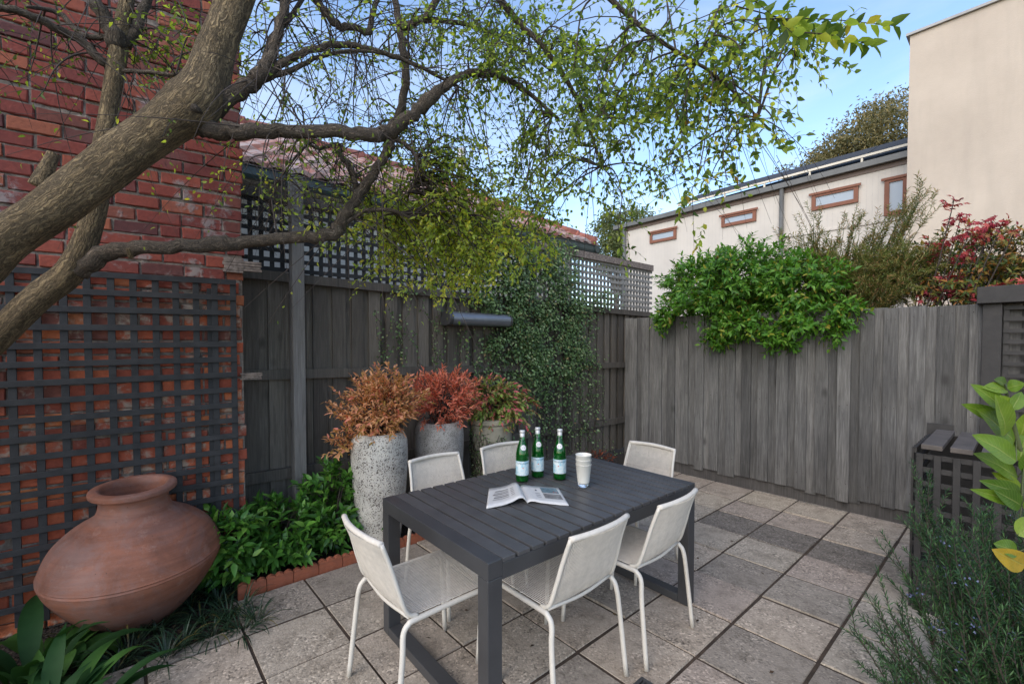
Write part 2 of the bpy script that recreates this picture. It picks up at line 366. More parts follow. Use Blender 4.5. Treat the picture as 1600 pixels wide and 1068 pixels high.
def m_bark(name, c0, c1, c2, sc=1., dist=.03):
    t = NT(name); bk = t.attr('bk', 'Vector')
    mp = t.n('ShaderNodeMapping'); mp.inputs['Scale'].default_value = (1, 1, .28); t.l(bk, mp.inputs[0])
    n0 = t.noise(bk, 11*sc, 6, .72)
    cv = t.n('ShaderNodeVectorMath', operation='ADD'); t.l(mp.outputs[0], cv.inputs[0])
    sc3 = t.n('ShaderNodeVectorMath', operation='SCALE'); sc3.inputs[3].default_value = .03
    cx = t.n('ShaderNodeTexNoise'); cx.inputs['Scale'].default_value = 22*sc; t.l(bk, cx.inputs['Vector'])
    t.l(cx.outputs['Color'], sc3.inputs[0]); t.l(sc3.outputs[0], cv.inputs[1])
    mp2 = t.n('ShaderNodeMapping'); mp2.inputs['Scale'].default_value = (1, 1, .24); t.l(cv.outputs[0], mp2.inputs[0])
    rg = t.noise(mp2.outputs[0], 62*sc, 4, .6, 1.2); rg2 = t.noise(cv.outputs[0], 60*sc, 4, .6, .5)
    n1 = t.noise(cv.outputs[0], 160*sc, 6, .8)
    a1 = t.math('ABSOLUTE', t.math('SUBTRACT', rg, .5)); a2 = t.math('ABSOLUTE', t.math('SUBTRACT', rg2, .5))
    e = t.math('MULTIPLY', t.ramp(a1, [(0, 0), (.045, .5), (.12, 1)]), t.ramp(a2, [(0, .35), (.05, .9), (.12, 1)]))
    col = t.ramp(n0, [(.3, c0), (.5, c1), (.7, c2)])
    col = t.mix(t.math('MULTIPLY', t.math('SUBTRACT', 1., e), .92), col, tuple(x*.18 for x in c0))
    col = t.mix(t.ramp(n1, [(.5, 0), (.75, .45)]), col, tuple(min(1, x*1.35) for x in c2))
    h = t.math('ADD', t.math('MULTIPLY', e, 1.4), n1)
    return t.fin(col, .9, t.bump(h, .9, dist))
M['bark'] = m_bark('rough_yellow_brown_bark', (.30, .21, .11), (.50, .36, .185), (.62, .46, .26))
M['bark2'] = m_bark('grey_brown_bark', (.14, .105, .075), (.24, .18, .125), (.33, .265, .195), 1.6, .008)
M['twig'] = m_plain('dark_twig', (.045, .032, .025), .8, .3, 20)
M['stem'] = m_plain('green_stem', (.07, .085, .03), .7, .3, 20)
M['grass_dark'] = m_leaf('mondo_leaf', [(0, (.010, .025, .012)), (.6, (.02, .048, .022)), (.93, (.03, .065, .03)), (1, (.16, .12, .03))], .15, .4)
M['strap'] = m_leaf('strap_leaf', [(0, (.012, .04, .010)), (.6, (.024, .075, .018)), (1, (.07, .16, .03))], .3, .6, .2)
M['shrub'] = m_leaf('glossy_shrub_leaf', [(0, (.03, .09, .018)), (.5, (.065, .19, .026)), (.85, (.12, .29, .04)), (1, (.2, .36, .06))], .25, .4)
M['tree_leaf'] = m_leaf('spring_tree_leaf', [(0, (.055, .105, .03)), (.45, (.15, .23, .04)), (.8, (.44, .56, .09)), (.94, (.68, .64, .10)), (1, (.40, .20, .04))], .62, .5)
M['fig'] = m_leaf('creeping_fig_leaf', [(0, (.04, .075, .03)), (.4, (.10, .18, .055)), (.75, (.20, .30, .12)), (.92, (.30, .38, .2)), (1, (.3, .2, .08))], .2, .45)
M['over'] = m_leaf('bright_shrub_leaf', [(0, (.05, .14, .015)), (.5, (.10, .26, .025)), (.9, (.17, .34, .04)), (.97, (.38, .33, .04)), (1, (.25, .14, .03))], .4, .45)
M['nan_or'] = m_leaf('bronze_nandina_leaf', [(0, (.32, .22, .05)), (.3, (.62, .30, .13)), (.8, (.85, .46, .26)), (1, (.80, .24, .18))], .4, .6)
M['nan_co'] = m_leaf('coral_nandina_leaf', [(0, (.5, .12, .06)), (.5, (.82, .22, .15)), (1, (.88, .40, .26))], .4, .6)
M['nan_mx'] = m_leaf('mixed_nandina_leaf', [(0, (.09, .17, .03)), (.45, (.26, .36, .06)), (.7, (.42, .30, .12)), (.85, (.58, .15, .14)), (1, (.5, .08, .11))], .25, .5)
M['maple'] = m_leaf('crimson_maple_leaf', [(0, (.20, .015, .025)), (.6, (.40, .035, .06)), (.9, (.5, .10, .08)), (1, (.25, .2, .06))], .3, .5)
M['hedge'] = m_leaf('autumn_hedge_leaf', [(0, (.04, .07, .02)), (.45, (.10, .14, .025)), (.7, (.28, .2, .03)), (1, (.35, .12, .03))], .3, .5)
M['grev'] = m_leaf('feathery_leaf', [(0, (.10, .15, .03)), (.4, (.22, .25, .07)), (.75, (.40, .30, .12)), (1, (.48, .25, .15))], .3, .6)
M['rose'] = m_leaf('rosemary_needle', [(0, (.015, .045, .018)), (.6, (.04, .105, .035)), (1, (.09, .18, .055))], .2, .5)
M['rosefl'] = m_leaf('rosemary_flower', [(0, (.10, .12, .25)), (1, (.2, .22, .36))], .2, .6)
M['lemon'] = m_leaf('citrus_leaf', [(0, (.08, .16, .012)), (.6, (.16, .26, .015)), (.88, (.24, .33, .02)), (1, (.55, .36, .02))], .3, .35)
def m_citrus():
    t = NT('veined_citrus_leaf'); r = t.attr(); bk = t.attr('bk', 'Vector'); sp = t.n('ShaderNodeSeparateXYZ'); t.l(bk, sp.inputs[0])
    aq = t.math('ABSOLUTE', sp.outputs[1]); ph = t.math('SUBTRACT', t.math('MULTIPLY', sp.outputs[0], 11.), t.math('MULTIPLY', aq, 2.6))
    vein = t.ramp(t.math('ABSOLUTE', t.math('SUBTRACT', t.math('FRACT', ph), .5)), [(0, 1), (.10, 0)]); mid = t.ramp(aq, [(.03, 1), (.08, 0)])
    ve = t.math('MAXIMUM', t.math('MULTIPLY', vein, .5), mid)
    col = t.ramp(r, [(0, (.07, .15, .012)), (.6, (.15, .25, .02)), (.88, (.24, .33, .03)), (1, (.5, .33, .03))])
    n = t.noise(t.obj(), 28, 5, .7); col = t.mix(t.ramp(n, [(.42, 0), (.7, .6)]), col, t.mix(1., col, (.5, .62, .5), 'MULTIPLY'))
    n2 = t.noise(t.obj(), 90, 3, .7); col = t.mix(t.ramp(n2, [(.66, 0), (.72, .7)]), col, (.14, .09, .03))
    col = t.mix(t.math('MULTIPLY', ve, .45), col, (.38, .42, .12)); t.fin(col, .42, t.bump(t.math('SUBTRACT', n, ve), .5, .002))
    tr = t.n('ShaderNodeBsdfTranslucent'); t.l(t.mix(1., col, (1.3, 1.2, .5), 'MULTIPLY'), tr.inputs[0]); mx = t.n('ShaderNodeMixShader'); mx.inputs[0].default_value = .35
    t.l(t.b.outputs[0], mx.inputs[1]); t.l(tr.outputs[0], mx.inputs[2]); t.l(mx.outputs[0], t.out.inputs[0]); return t.m
M['lemon'] = m_citrus()
M['euc'] = m_leaf('eucalypt_leaf', [(0, (.10, .10, .045)), (.5, (.20, .18, .08)), (1, (.32, .24, .10))], .25, .6)
M['euc2'] = m_leaf('pale_tree_leaf', [(0, (.09, .12, .04)), (.5, (.17, .2, .07)), (1, (.27, .28, .11))], .3, .6)
M['ivyred'] = m_leaf('red_groundcover', [(0, (.15, .04, .02)), (1, (.4, .10, .04))], .2, .6)
M['lichen'] = m_leaf('dry_twig_grey', [(0, (.2, .19, .16)), (1, (.35, .33, .27))], .2, .8)

# ---------------------------------------------------------------- frames of the yard (metres; camera stands at the origin)
hX = radians(48.9); X = V(sin(hX), cos(hX), 0); Y = V(-cos(hX), sin(hX), 0); Z = V(0, 0, 1)
hL = radians(48.5); LX = V(sin(hL), cos(hL), 0); LN = V(-cos(hL), sin(hL), 0)   # left fence: direction, normal (away from camera)
CL = 3.75
def LP(s, c, z): return LX*s+LN*c+Z*z         # point of the left fence's frame
def LPx(px, py, c=CL):                         # (s, z) on the left fence plane
    p = PL(px, py, LN[:2], c); return float(p@LX), float(p[2])
RA = V(1.494, 5.87, 0); RB = V(3.339, 3.742, 0); RD = nz(RB-RA); RN = V(-RD[1], RD[0], 0)
if RN[1] < 0: RN = -RN
CR = float(RN@RA)
def RP(s, c, z): return RA+RD*s+RN*c+Z*z       # s along the right fence from its left end, c away from camera
def RPx(px, py, c=0):
    p = PL(px, py, RN[:2], CR+c); return float((p-RA)@RD), float(p[2])
WD = nz(V(-.8137, -.5812, 0)); WN = V(.5812, -.8137, 0); WA = V(-1.765, 2.965, 0)
def WP(t, c, z): return WA+WD*t+WN*c+Z*z       # brick wall: t to the left, c towards the yard
def WPx(px, py, c=0):
    p = PL(px, py, WN[:2], float(WN@WA)+c); return float((p-WA)@WD), float(p[2])

# ---------------------------------------------------------------- ground
g = MB(); g.add([(-150, -60, 0), (150, -60, 0), (150, 250, 0), (-150, 250, 0)], [(0, 1, 2, 3)])
setp(g.build('ground', M['soil']), kind='structure')
# paving
pv = MB(); PO = V(3.3103, 3.7155, 0); PT = .4065
for i in range(-15, 5):
    for j in range(-9, 7):
        y0, y1 = j, j+1
        if j >= 5 and i < -11: 
            if j > 5: continue
            y1 = 5.28
        if j == 5 and i == -11: pass
        if j >= 6: continue
        c = PO+X*(i+.5)*PT+Y*(j+.5)*PT
        if c[1] < -.6: continue
        if float(c@RN) > CR-.02+.2 : continue
        x0_, x1_ = -.5*PT+.0065, .5*PT-.0065
        if i >= 0:
            if i > 0: continue
            x1_ = -.5*PT+.10
        zt = .026+random.uniform(-.004, .004); tl = random.uniform(-.003, .003)
        a = (x0_, x1_); gy = random.choice([.0065, .0075, .0095]); b = ((y0-j-.5)*PT+gy, (y1-j-.5)*PT-gy)
        r = random.choice([.2, .3, .4, .45, .5, .55, .65, .8, .9])
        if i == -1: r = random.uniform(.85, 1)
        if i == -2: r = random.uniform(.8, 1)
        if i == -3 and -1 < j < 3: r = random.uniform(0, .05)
        e = .0025; base = c.copy()
        vs = []
        for (qx, qy) in ((a[0], b[0]), (a[1], b[0]), (a[1], b[1]), (a[0], b[1])): vs.append(base+X*qx+Y*qy+Z*(-.02))
        for (qx, qy) in ((a[0], b[0]), (a[1], b[0]), (a[1], b[1]), (a[0], b[1])): vs.append(base+X*qx+Y*qy+Z*(zt-.005))
        for (qx, qy) in ((a[0]+e, b[0]+e), (a[1]-e, b[0]+e), (a[1]-e, b[1]-e), (a[0]+e, b[1]-e)): vs.append(base+X*qx+Y*qy+Z*(zt+tl*qx*5))
        fs = [(8, 9, 10, 11)]
        for k in range(4):
            k2 = (k+1) % 4; fs += [(k, k2, 4+k2, 4+k), (4+k, 4+k2, 8+k2, 8+k)]
        pv.add(vs, fs, r)
setp(pv.build('paving', M['paver']), kind='structure')
# joint filler
M['joint'] = m_plain('mossy_joint_sand', (.05, .033, .022), 1., .5, 12, .8)
jf = MB(); jf.add([PO+X*a+Y*b+Z*.0195 for a, b in ((-6.2, -3.7), (.1, -3.7), (.1, 2.43), (-4.5, 2.43), (-4.5, 2.12), (-6.2, 2.12))], [(0, 1, 2, 3, 4, 5)])
setp(jf.build('paving_bed', M['joint']), kind='structure')
# drain
t = thing('drain_grate', 'black slotted metal drain grate set in the paving by the near chair legs', 'drain', G(1010, 1082, .03))
c = G(1010, 1082, .03); d = MB(); d.box(c, X, Y, Z, (-.065, .065), (-.065, -.05), (-.02, .006)); d.box(c, X, Y, Z, (-.065, .065), (.05, .065), (-.02, .006))
d.box(c, X, Y, Z, (-.065, -.05), (-.05, .05), (-.02, .006)); d.box(c, X, Y, Z, (.05, .065), (-.05, .05), (-.02, .006)); d.build('frame', M['table'], t)
d = MB()
for k in range(6): d.box(c, X, Y, Z, (-.05, .05), (-.046+k*.0165, -.039+k*.0165), (-.02, .004))
d.box(c, X, Y, Z, (-.005, .005), (-.05, .05), (-.018, .003)); d.build('grille', M['table'], t)

# ---------------------------------------------------------------- brick wall
t = thing('brick_wall', 'tall old red brick wall with patchy mortar behind the leaning tree', 'wall', WA)
b = MB(); mo = MB()
CO, BL = .0785, .212
for row in range(66):
    z0 = row*CO; x = random.uniform(-.012, .012) + (0 if row % 2 else 0); k = 0; first = True
    t_ = x if True else 0
    while t_ < 4.6:
        ln = BL
        if first and row % 2: ln = BL/2
        elif random.random() < .12: ln = BL/2
        first = False
        if z0 < 2.0 and t_ < .02: t_ += random.uniform(0, .03)
        pr = random.gauss(0, .003)+.005; zj = random.gauss(0, .0022)+.004*sin(t_*2.1+row); jl = random.uniform(.007, .013)
        x0_, x1_ = t_+jl/2, t_+ln-jl/2; zz0, zz1 = z0+.006+zj, z0+CO-.006+zj+random.uniform(-.002, .001)
        e = .005; vs = []; 
        n_ = 3
        def jt(): return random.uniform(-.003, .003)
        q = [(x0_, zz0), (x1_, zz0), (x1_, zz1), (x0_, zz1)]
        for (a, c) in q: vs.append(WP(a+jt(), -.05, c))
        for (a, c) in q: vs.append(WP(a+jt(), pr-e, c+jt()))
        q = [(x0_+e, zz0+e), (x1_-e, zz0+e), (x1_-e, zz1-e), (x0_+e, zz1-e)]
        for (a, c) in q: vs.append(WP(a+jt(), pr+jt()*.5, c+jt()))
        fs = [(8, 9, 10, 11)]
        for k in range(4):
            k2 = (k+1) % 4; fs += [(k, k2, 4+k2, 4+k), (4+k, 4+k2, 8+k2, 8+k)]
        r = random.random()**1.2
        if random.random() < .06: r = 1.
        b.add(vs, fs, r); t_ += ln
N = (120, 110)
# mortar body with small waves, as a grid
vs = []; nx, nzz = 150, 180
for j in range(nzz+1):
    for i in range(nx+1):
        a = i/nx*4.6; c = j/nzz*5.22
        vs.append(WP(a+.012, -.006+.004*sin(a*61+c*17)*sin(c*53-a*9)+random.uniform(-.003, .003), c))
fs = [(j*(nx+1)+i, (j+1)*(nx+1)+i, (j+1)*(nx+1)+i+1, j*(nx+1)+i+1) for j in range(nzz) for i in range(nx)]
mo.add(vs, fs); mo.box(WA, WD, WN, Z, (.02, 4.6), (-.25, -.03), (0, 5.22))
b.build('brickwork', M['brick'], t); mo.build('mortar', M['mortar'], t)
BASE_W = WA

# trellis on the brick wall
def lattice(mbv, mbh, F, s0, s1, z0fun, z1fun, cs, pitch, wd, th, slope=0., back=0., ph=0., hp=None, r=True):
    """F(s,c,z); vertical slats at c..c+th, horizontal slats in front"""
    hp = hp or pitch; s = s0+ph
    while s < s1+1e-6:
        zz0, zz1 = z0fun(s), z1fun(s); rr = random.random(); w1 = random.uniform(-.003, .003)
        p = [F(s-wd/2, cs, zz0), F(s+wd/2, cs, zz0), F(s+wd/2, cs+th, zz0), F(s-wd/2, cs+th, zz0),
             F(s-wd/2+w1, cs, zz1), F(s+wd/2+w1, cs, zz1), F(s+wd/2+w1, cs+th, zz1), F(s-wd/2+w1, cs+th, zz1)]
        mbv.add(p, [(0, 3, 2, 1), (4, 5, 6, 7), (0, 1, 5, 4), (1, 2, 6, 5), (2, 3, 7, 6), (3, 0, 4, 7)], rr); s += pitch
    k = 0; z = hp
    while True:
        za0, za1 = z1fun(s0)-z+hp-wd/2, z1fun(s1)-z+hp-wd/2
        if za0 < z0fun(s0) or za1 < z0fun(s1): break
        rr = random.random(); j = random.uniform(-.003, .003)
        c0, c1 = cs-th-.001, cs-.001
        if back: c0, c1 = cs+th+.001, cs+2*th+.001
        p = [F(s0-wd/2, c0, za0-wd/2+j), F(s1+wd/2, c0, za1-wd/2), F(s1+wd/2, c1, za1-wd/2), F(s0-wd/2, c1, za0-wd/2+j),
             F(s0-wd/2, c0, za0+wd/2+j), F(s1+wd/2, c0, za1+wd/2), F(s1+wd/2, c1, za1+wd/2), F(s0-wd/2, c1, za0+wd/2+j)]
        mbh.add(p, [(0, 3, 2, 1), (4, 5, 6, 7), (0, 1, 5, 4), (1, 2, 6, 5), (2, 3, 7, 6), (3, 0, 4, 7)], rr); z += hp
tR = WPx(364, 437, .05); tL = WPx(20, 416, .05)
t = thing('wall_trellis', 'charcoal square trellis panel fixed to the red brick wall behind the urn', 'trellis', WP(tR[0], .05, 0))
a = MB(); h = MB()
zt = lambda s: tR[1]+(tL[1]-tR[1])*(s-tR[0])/(tL[0]-tR[0])
lattice(a, h, lambda s, c, z: WP(s, -c, z), tR[0], tR[0]+2.3, lambda s: .06, zt, -.035, .0985, .033, .011)
# a side view shows the battens that hold it off the wall
for s in (tR[0]+.12, tR[0]+1.2, tR[0]+2.2):
    bt = MB(); bt.box(WA, WD, WN, Z, (s-.02, s+.02), (.007, .0235), (.1, zt(s)-.06)); bt.build('batten', M['lattice_dark'], t)
a.build('upright_slats', M['lattice_dark'], t, bevel=.0015); h.build('cross_slats', M['lattice_dark'], t, bevel=.0015)

# ---------------------------------------------------------------- left fence
s_l, _ = LPx(372, 500); s_r = LPx(985, 500)[0]+.55
z_lat = [LPx(383, 421), LPx(650, 450), LPx(1000, 487)]           # underside line of the lattice
def ztop(s):   # top of the boards
    return float(np.interp(s, [z_lat[0][0], z_lat[1][0], z_lat[2][0]], [z_lat[0][1], z_lat[1][1], z_lat[2][1]]))
print('left fence', s_l, s_r, z_lat, 'rails', LPx(383, 585), LPx(900, 572), LPx(383, 748), LPx(960, 657))
t = thing('timber_fence', 'dark stained paling fence with lattice top, vine and grey post behind the tall pots', 'fence', LP((s_l+s_r)/2, CL, 0))
p = MB(); s = s_l-.3; k = 0
while s < s_r:
    wd = random.uniform(.095, .11) if k % 2 else random.uniform(.1, .115)
    c0 = CL+.035 if k % 2 else CL+.012
    p.box(V(0, 0, 0), LX, LN, Z, (s, s+wd), (c0, c0+.017), (.05+random.uniform(-.01, .02), ztop(s)-.02), random.random())
    s += wd-(.028 if k % 2 else .02) + (0.0 if k % 2 else random.uniform(-.004, .004)); k += 1
p.build('palings', M['fence_dark'], t)
def rail(name, za, zb, w_=.075, d_=.036, mat='fence_dark', s0=None, s1=None, c=CL-.03, rr=.3):
    m = MB(); a0 = s_l-.25 if s0 is None else s0; a1 = s_r if s1 is None else s1
    f = lambda s: za[1]+(zb[1]-za[1])*(s-za[0])/(zb[0]-za[0])
    q = [LP(a0, c, f(a0)-w_/2), LP(a1, c, f(a1)-w_/2), LP(a1, c+d_, f(a1)-w_/2), LP(a0, c+d_, f(a0)-w_/2),
         LP(a0, c, f(a0)+w_/2), LP(a1, c, f(a1)+w_/2), LP(a1, c+d_, f(a1)+w_/2), LP(a0, c+d_, f(a0)+w_/2)]
    m.add(q, [(0, 3, 2, 1), (4, 5, 6, 7), (0, 1, 5, 4), (1, 2, 6, 5), (2, 3, 7, 6), (3, 0, 4, 7)], rr)
    return m.build(name, M[mat], t)
rail('rail', LPx(383, 586), LPx(960, 570)); rail('rail', LPx(383, 748), LPx(960, 657), .08)
zc = LPx(383, 421)
rail('rail', LPx(383, 427), LPx(650, 455), .07, s1=z_lat[1][0]); rail('rail', LPx(650, 455), LPx(1000, 490), .07, s0=z_lat[1][0]+.002)
# lattice near part (painted) and far part (weathered)
sA = s_l-.2; sB = LPx(838, 400)[0]; sC = s_r
zA = LPx(383, 300); zB = LPx(842, 386); zC = LPx(1035, 424)
ztl = lambda s: float(np.interp(s, [zA[0], zB[0]], [zA[1], zB[1]])); print('lattice tops', zA, zB, zC)
a = MB(); h = MB(); lattice(a, h, LP, sA, sB-.04, lambda s: ztop(s)+.01, lambda s: ztl(s)-.02, CL+.01, .072, .031, .01)
a.build('lattice_slats', M['lattice_dark'], t); h.build('lattice_slats', M['lattice_dark'], t)
ztf = lambda s: float(zB[1]+(zC[1]-zB[1])*(s-zB[0])/(zC[0]-zB[0]))
a = MB(); h = MB(); lattice(a, h, LP, sB, sC, lambda s: ztop(s)+.01, lambda s: ztf(s)-.03, CL+.01, .078, .036, .014, hp=.078)
a.build('lattice_slats', M['lattice_grey'], t); h.build('lattice_slats', M['lattice_grey'], t)
rail('top_rail', (zA[0], zA[1]+.01), (zB[0], zB[1]-.0), .07, .05, s1=sB-.01)
M['rotten'] = m_plain('lichen_covered_timber', (.19, .15, .125), .95, .55, 40, 1.)
rail('top_rail', (zB[0], zB[1]+.01), (zC[0], zC[1]+.01), .085, .07, 'rotten', s0=sB, c=CL-.04)
sp0, sp1 = LPx(458, 500, CL-.13)[0], LPx(474, 500, CL-.13)[0]
po = MB(); po.box(V(0, 0, 0), LX, LN, Z, (sp0, sp0+.085), (CL-.13, CL-.034), (0, LPx(466, 285)[1]), .9)
M['post'] = m_wood('grey_hardwood_post', (.12, .112, .102), (.17, .16, .147), (.23, .215, .197), blotch=.4)
po.build('post', M['post'], t, bevel=.004)
po = MB(); po.box(V(0, 0, 0), LX, LN, Z, (sB-.045, sB+.045), (CL+.055, CL+.12), (0, ztl(sB)-.02), .5); po.build('post', M['fence_dark'], t)
# eroded rail ends that lap over the brick corner
for (x0, y0, x1, y1) in ((346, 404, 381, 424), (350, 410, 409, 421), (374, 581, 411, 593)):
    m = MB(); A_ = WPx(x0, y1, .02); B_ = WPx(x1, y0, .02)
    for k in range(4):
        zz = A_[1]+(B_[1]-A_[1])*k/4; j = random.uniform(0, .012)
        m.box(WA, WD, WN, Z, (B_[0]+j, A_[0]-random.uniform(0, .015)), (.008, .03+random.uniform(-.004, .006)), (zz, zz+(B_[1]-A_[1])/4-.003), .2)
    m.build('rail_end', M['rotten'], t)

# ---------------------------------------------------------------- right fence
t = thing('paling_fence', 'weathered grey close-boarded fence at the back of the paving', 'fence', RP(1.4, 0, 0))
p = MB(); s = 0.; k = 0; nails = MB()
tp = lambda s: float(np.interp(s, [RPx(977, 498)[0], RPx(1532, 475)[0]], [RPx(977, 498)[1], RPx(1532, 475)[1]]))
print('R fence top', tp(0), tp(2.8), RPx(1532, 475))
while s < 5.2:
    wd = random.uniform(.092, .104); c0 = (-.019 if k % 2 else 0)
    r = random.random(); bt_ = .15+random.uniform(-.006, .008)-(.03 if random.random() < .12 else 0)
    top = tp(s)+random.uniform(-.006, .006); lean = random.uniform(-.004, .004)
    q = []
    for z in (bt_, top):
        l_ = lean*(z/top)
        q += [RP(s+l_, c0-.016, z), RP(s+wd+l_, c0-.016, z+random.uniform(-.003, .003)), RP(s+wd+l_, c0, z), RP(s+l_, c0, z)]
    p.add(q, [(0, 3, 2, 1), (4, 5, 6, 7), (0, 1, 5, 4), (1, 2, 6, 5), (2, 3, 7, 6), (3, 0, 4, 7)], r)
    if k % 2:
        for zz in (.3, 1.0, 1.78):
            for ss in (.02, wd-.02): p.box(RP(s+ss, c0-.0175, zz+random.uniform(-.02, .02)), RD, RN, Z, (-.003, .003), (-.001, .001), (-.003, .003), 0, 1)
    s += wd-.012+(.003 if k % 2 else -.004); k += 1
p.build('palings', [M['fence_grey'], M['twig']], t)
pl = MB(); pl.box(RA, RD, RN, Z, (-.02, 5.2), (.001, .03), (0, .21), .35); pl.build('plinth_board', m_wood('plinth_timber', (.05, .045, .04), (.075, .068, .062), (.11, .10, .09)), t)
rr_ = MB()
for zz in (.35, 1.0, 1.75): rr_.box(RA, RD, RN, Z, (0, 5.2), (.002 if zz > .3 else .03, .05), (zz-.035, zz+.035), .4)
rr_.build('back_rails', M['fence_grey'], t)

# arbour: post, beam and lattice to the right
s0 = RPx(1532, 600, -.12)[0]; t = thing('arbour', 'dark brown timber arbour post and beam with open lattice at the right edge', 'arbour', RP(s0, -.12, 0))
s1 = RPx(1563, 600, -.12)[0]; zb0, zb1 = RPx(1530, 475, -.14)[1], RPx(1527, 449, -.14)[1]
m = MB(); m.box(RA, RD, RN, Z, (s0, s1), (-.12, -.035), (0, zb0)); m.build('post', M['lattice_brown'], t, bevel=.003)
m = MB(); m.box(RA, RD, RN, Z, (s0-.03, s0+1.9), (-.17, -.03), (zb0+.002, zb1)); m.build('beam', M['lattice_brown'], t, bevel=.004)
a = MB(); h = MB(); lattice(a, h, lambda s, c, z: RP(s, c, z), s1+.02, s1+1.5, lambda s: .1, lambda s: zb0-.02, -.08, .11, .028, .010, hp=.082)
a.build('lattice_slats', M['lattice_brown'], t); h.build('lattice_slats', M['lattice_brown'], t)
m = MB(); m.box(RA, RD, RN, Z, (s1+1.55, s1+1.65), (-.12, -.035), (0, zb0)); m.build('post', M['lattice_brown'], t)

# lattice bin enclosure
B0 = G(1426, 958); B0[2] = 0
BX, BY = nz(V(X[0], X[1], 0)), -Y     # BX away from camera, BY to the right
t = thing('lattice_enclosure', 'brown-black lattice storage box with slatted top standing against the grey fence', 'storage box', B0)
zt_ = 1.55-162*B0[1]/700
def BF(s, c, z): return B0+BY*s+BX*c+Z*z
def BS(s, c, z): return B0+BX*s-BY*c+Z*z
a = MB(); h = MB(); lattice(a, h, BF, .012, 1.1, lambda s: .02, lambda s: zt_-.03, .0, .077, .029, .01, back=1)
a.build('front_slats', M['lattice_brown'], t, bevel=.001); h.build('front_slats', M['lattice_brown'], t, bevel=.001)
a = MB(); h = MB(); lattice(a, h, BS, .04, .62, lambda s: .02, lambda s: zt_-.005, .014, .077, .029, .01)
a.build('side_slats', M['lattice_brown'], t); h.build('side_slats', M['lattice_brown'], t)
M['decking'] = m_plain('faded_brown_decking', (.075, .062, .053), .7, .3, 12, .3)
for k in range(8):
    m = MB(); s = .02+k*.118; m.box(B0, BY, BX, Z, (s, s+.088), (-.015, .66), (zt_, zt_+.028), random.random()); m.build('top_slat', M['decking'], t, bevel=.003)
m = MB(); m.box(B0, BY, BX, Z, (-.03, .10), (.68, .70), (.0, zt_+.06)); m.box(B0, BY, BX, Z, (.1, 1.1), (.68, .70), (.0, zt_-.01)); m.build('back_board', M['lattice_brown'], t)
# ---------------------------------------------------------------- neighbour's tiled house (left, behind fence)
c0 = 4.7
e1 = PL(938, 385, LN[:2], c0); sE = float(e1@LX); zE = float(e1[2])
t = thing('tiled_house', 'low house with terracotta tiled roof and green gutter behind the lattice fence', 'house', LP(sE-4, 6.5, 0))
M['housewall'] = m_plain('cream_house_wall', (.62, .58, .5), .85, .08, 3, .2)
m = MB(); m.box(V(0, 0, 0), LX, LN, Z, (sE-12, sE-.35), (5.05, 9), (0, zE-.02)); m.build('wall', M['housewall'], t)
M['gutter'] = m_plain('dark_green_gutter', (.035, .055, .052), .45, .2, 6)
m = MB()
prof = [(0, 0), (-.015, -.03), (-.05, -.05), (-.11, -.05), (-.125, -.02), (-.125, .05), (-.14, .055), (-.14, .06), (0, .06)]
def extr(mb, prof, s0, s1, F, r=0.):
    n = len(prof); vs = [F(s0, c, z) for c, z in prof]+[F(s1, c, z) for c, z in prof]
    fs = [(i, (i+1) % n, n+(i+1) % n, n+i) for i in range(n)]+[tuple(range(n))[::-1], tuple(range(n, 2*n))]; mb.add(vs, fs, r)
extr(m, prof, sE-12, sE, lambda s, c, z: LP(s, c0+.14+c, zE-.06+z)); 
extr(m, [(0, 0), (.0, .12), (.02, .12), (.02, 0)], sE-12, sE-.13, lambda s, c, z: LP(s, c0+.15+c, zE-.07+z))
extr(m, prof, -4.2, 0, lambda s, c, z: LP(sE+c*-1-.0-.14, c0-s, zE-.062+z))
m.build('gutter', M['gutter'], t)
m = MB(); m.box(V(0, 0, 0), LX, LN, Z, (sE-12, sE-.16), (c0+.14, 5.06), (zE-.075, zE-.06)); m.build('soffit', M['housewall'], t)
def m_tile():
    t = NT('lichened_terracotta_tile'); r = t.attr(); v = t.obj(); n = t.noise(v, 6, 6, .7); n2 = t.noise(v, 30, 4, .7)
    c = t.ramp(r, [(0, (.22, .07, .045)), (.5, (.34, .12, .08)), (1, (.42, .2, .15))])
    c = t.mix(t.ramp(n, [(.4, 0), (.6, .85)]), c, (.42, .37, .34)); c = t.mix(t.ramp(n2, [(.55, 0), (.7, .7)]), c, (.10, .075, .065))
    return t.fin(c, .9, t.bump(n2, .5, .01))
M['tile'] = m_tile()
PI_ = radians(29); DP = 2.4
rf = MB(); rows = 9; tw = .21
# front slope: s from sE-12 to hip line, run 0..DP
for row in range(rows):
    y0, y1 = row/rows*DP, (row+1)/rows*DP+.04
    ncol = int((12.0-y0)/tw)
    for cidx in range(ncol):
        sa = sE-.02-y0-(cidx+1)*tw
        if sa < sE-10.5: break
        vs = []; r = random.random(); zj = random.uniform(0, .006)
        for (yy, up) in ((y0, .034+zj), (y1, .006+zj)):
            for k in range(7):
                u = k/6; wv = .028*(1-cos(2*pi*u))/2+(.008 if 0 < k < 6 else 0)
                vs.append(LP(sa+tw*u, c0+.03+yy, zE+.02+yy*tan(PI_)+up+wv))
        for k in range(7):
            u = k/6; wv = .028*(1-cos(2*pi*u))/2
            vs.append(LP(sa+tw*u, c0+.03+y0, zE+.02+y0*tan(PI_)+wv-.006))
        fs = [(k, k+1, 8+k, 7+k) for k in range(6)]+[(14+k, 15+k, k+1, k) for k in range(6)]
        rf.add(vs, fs, r)
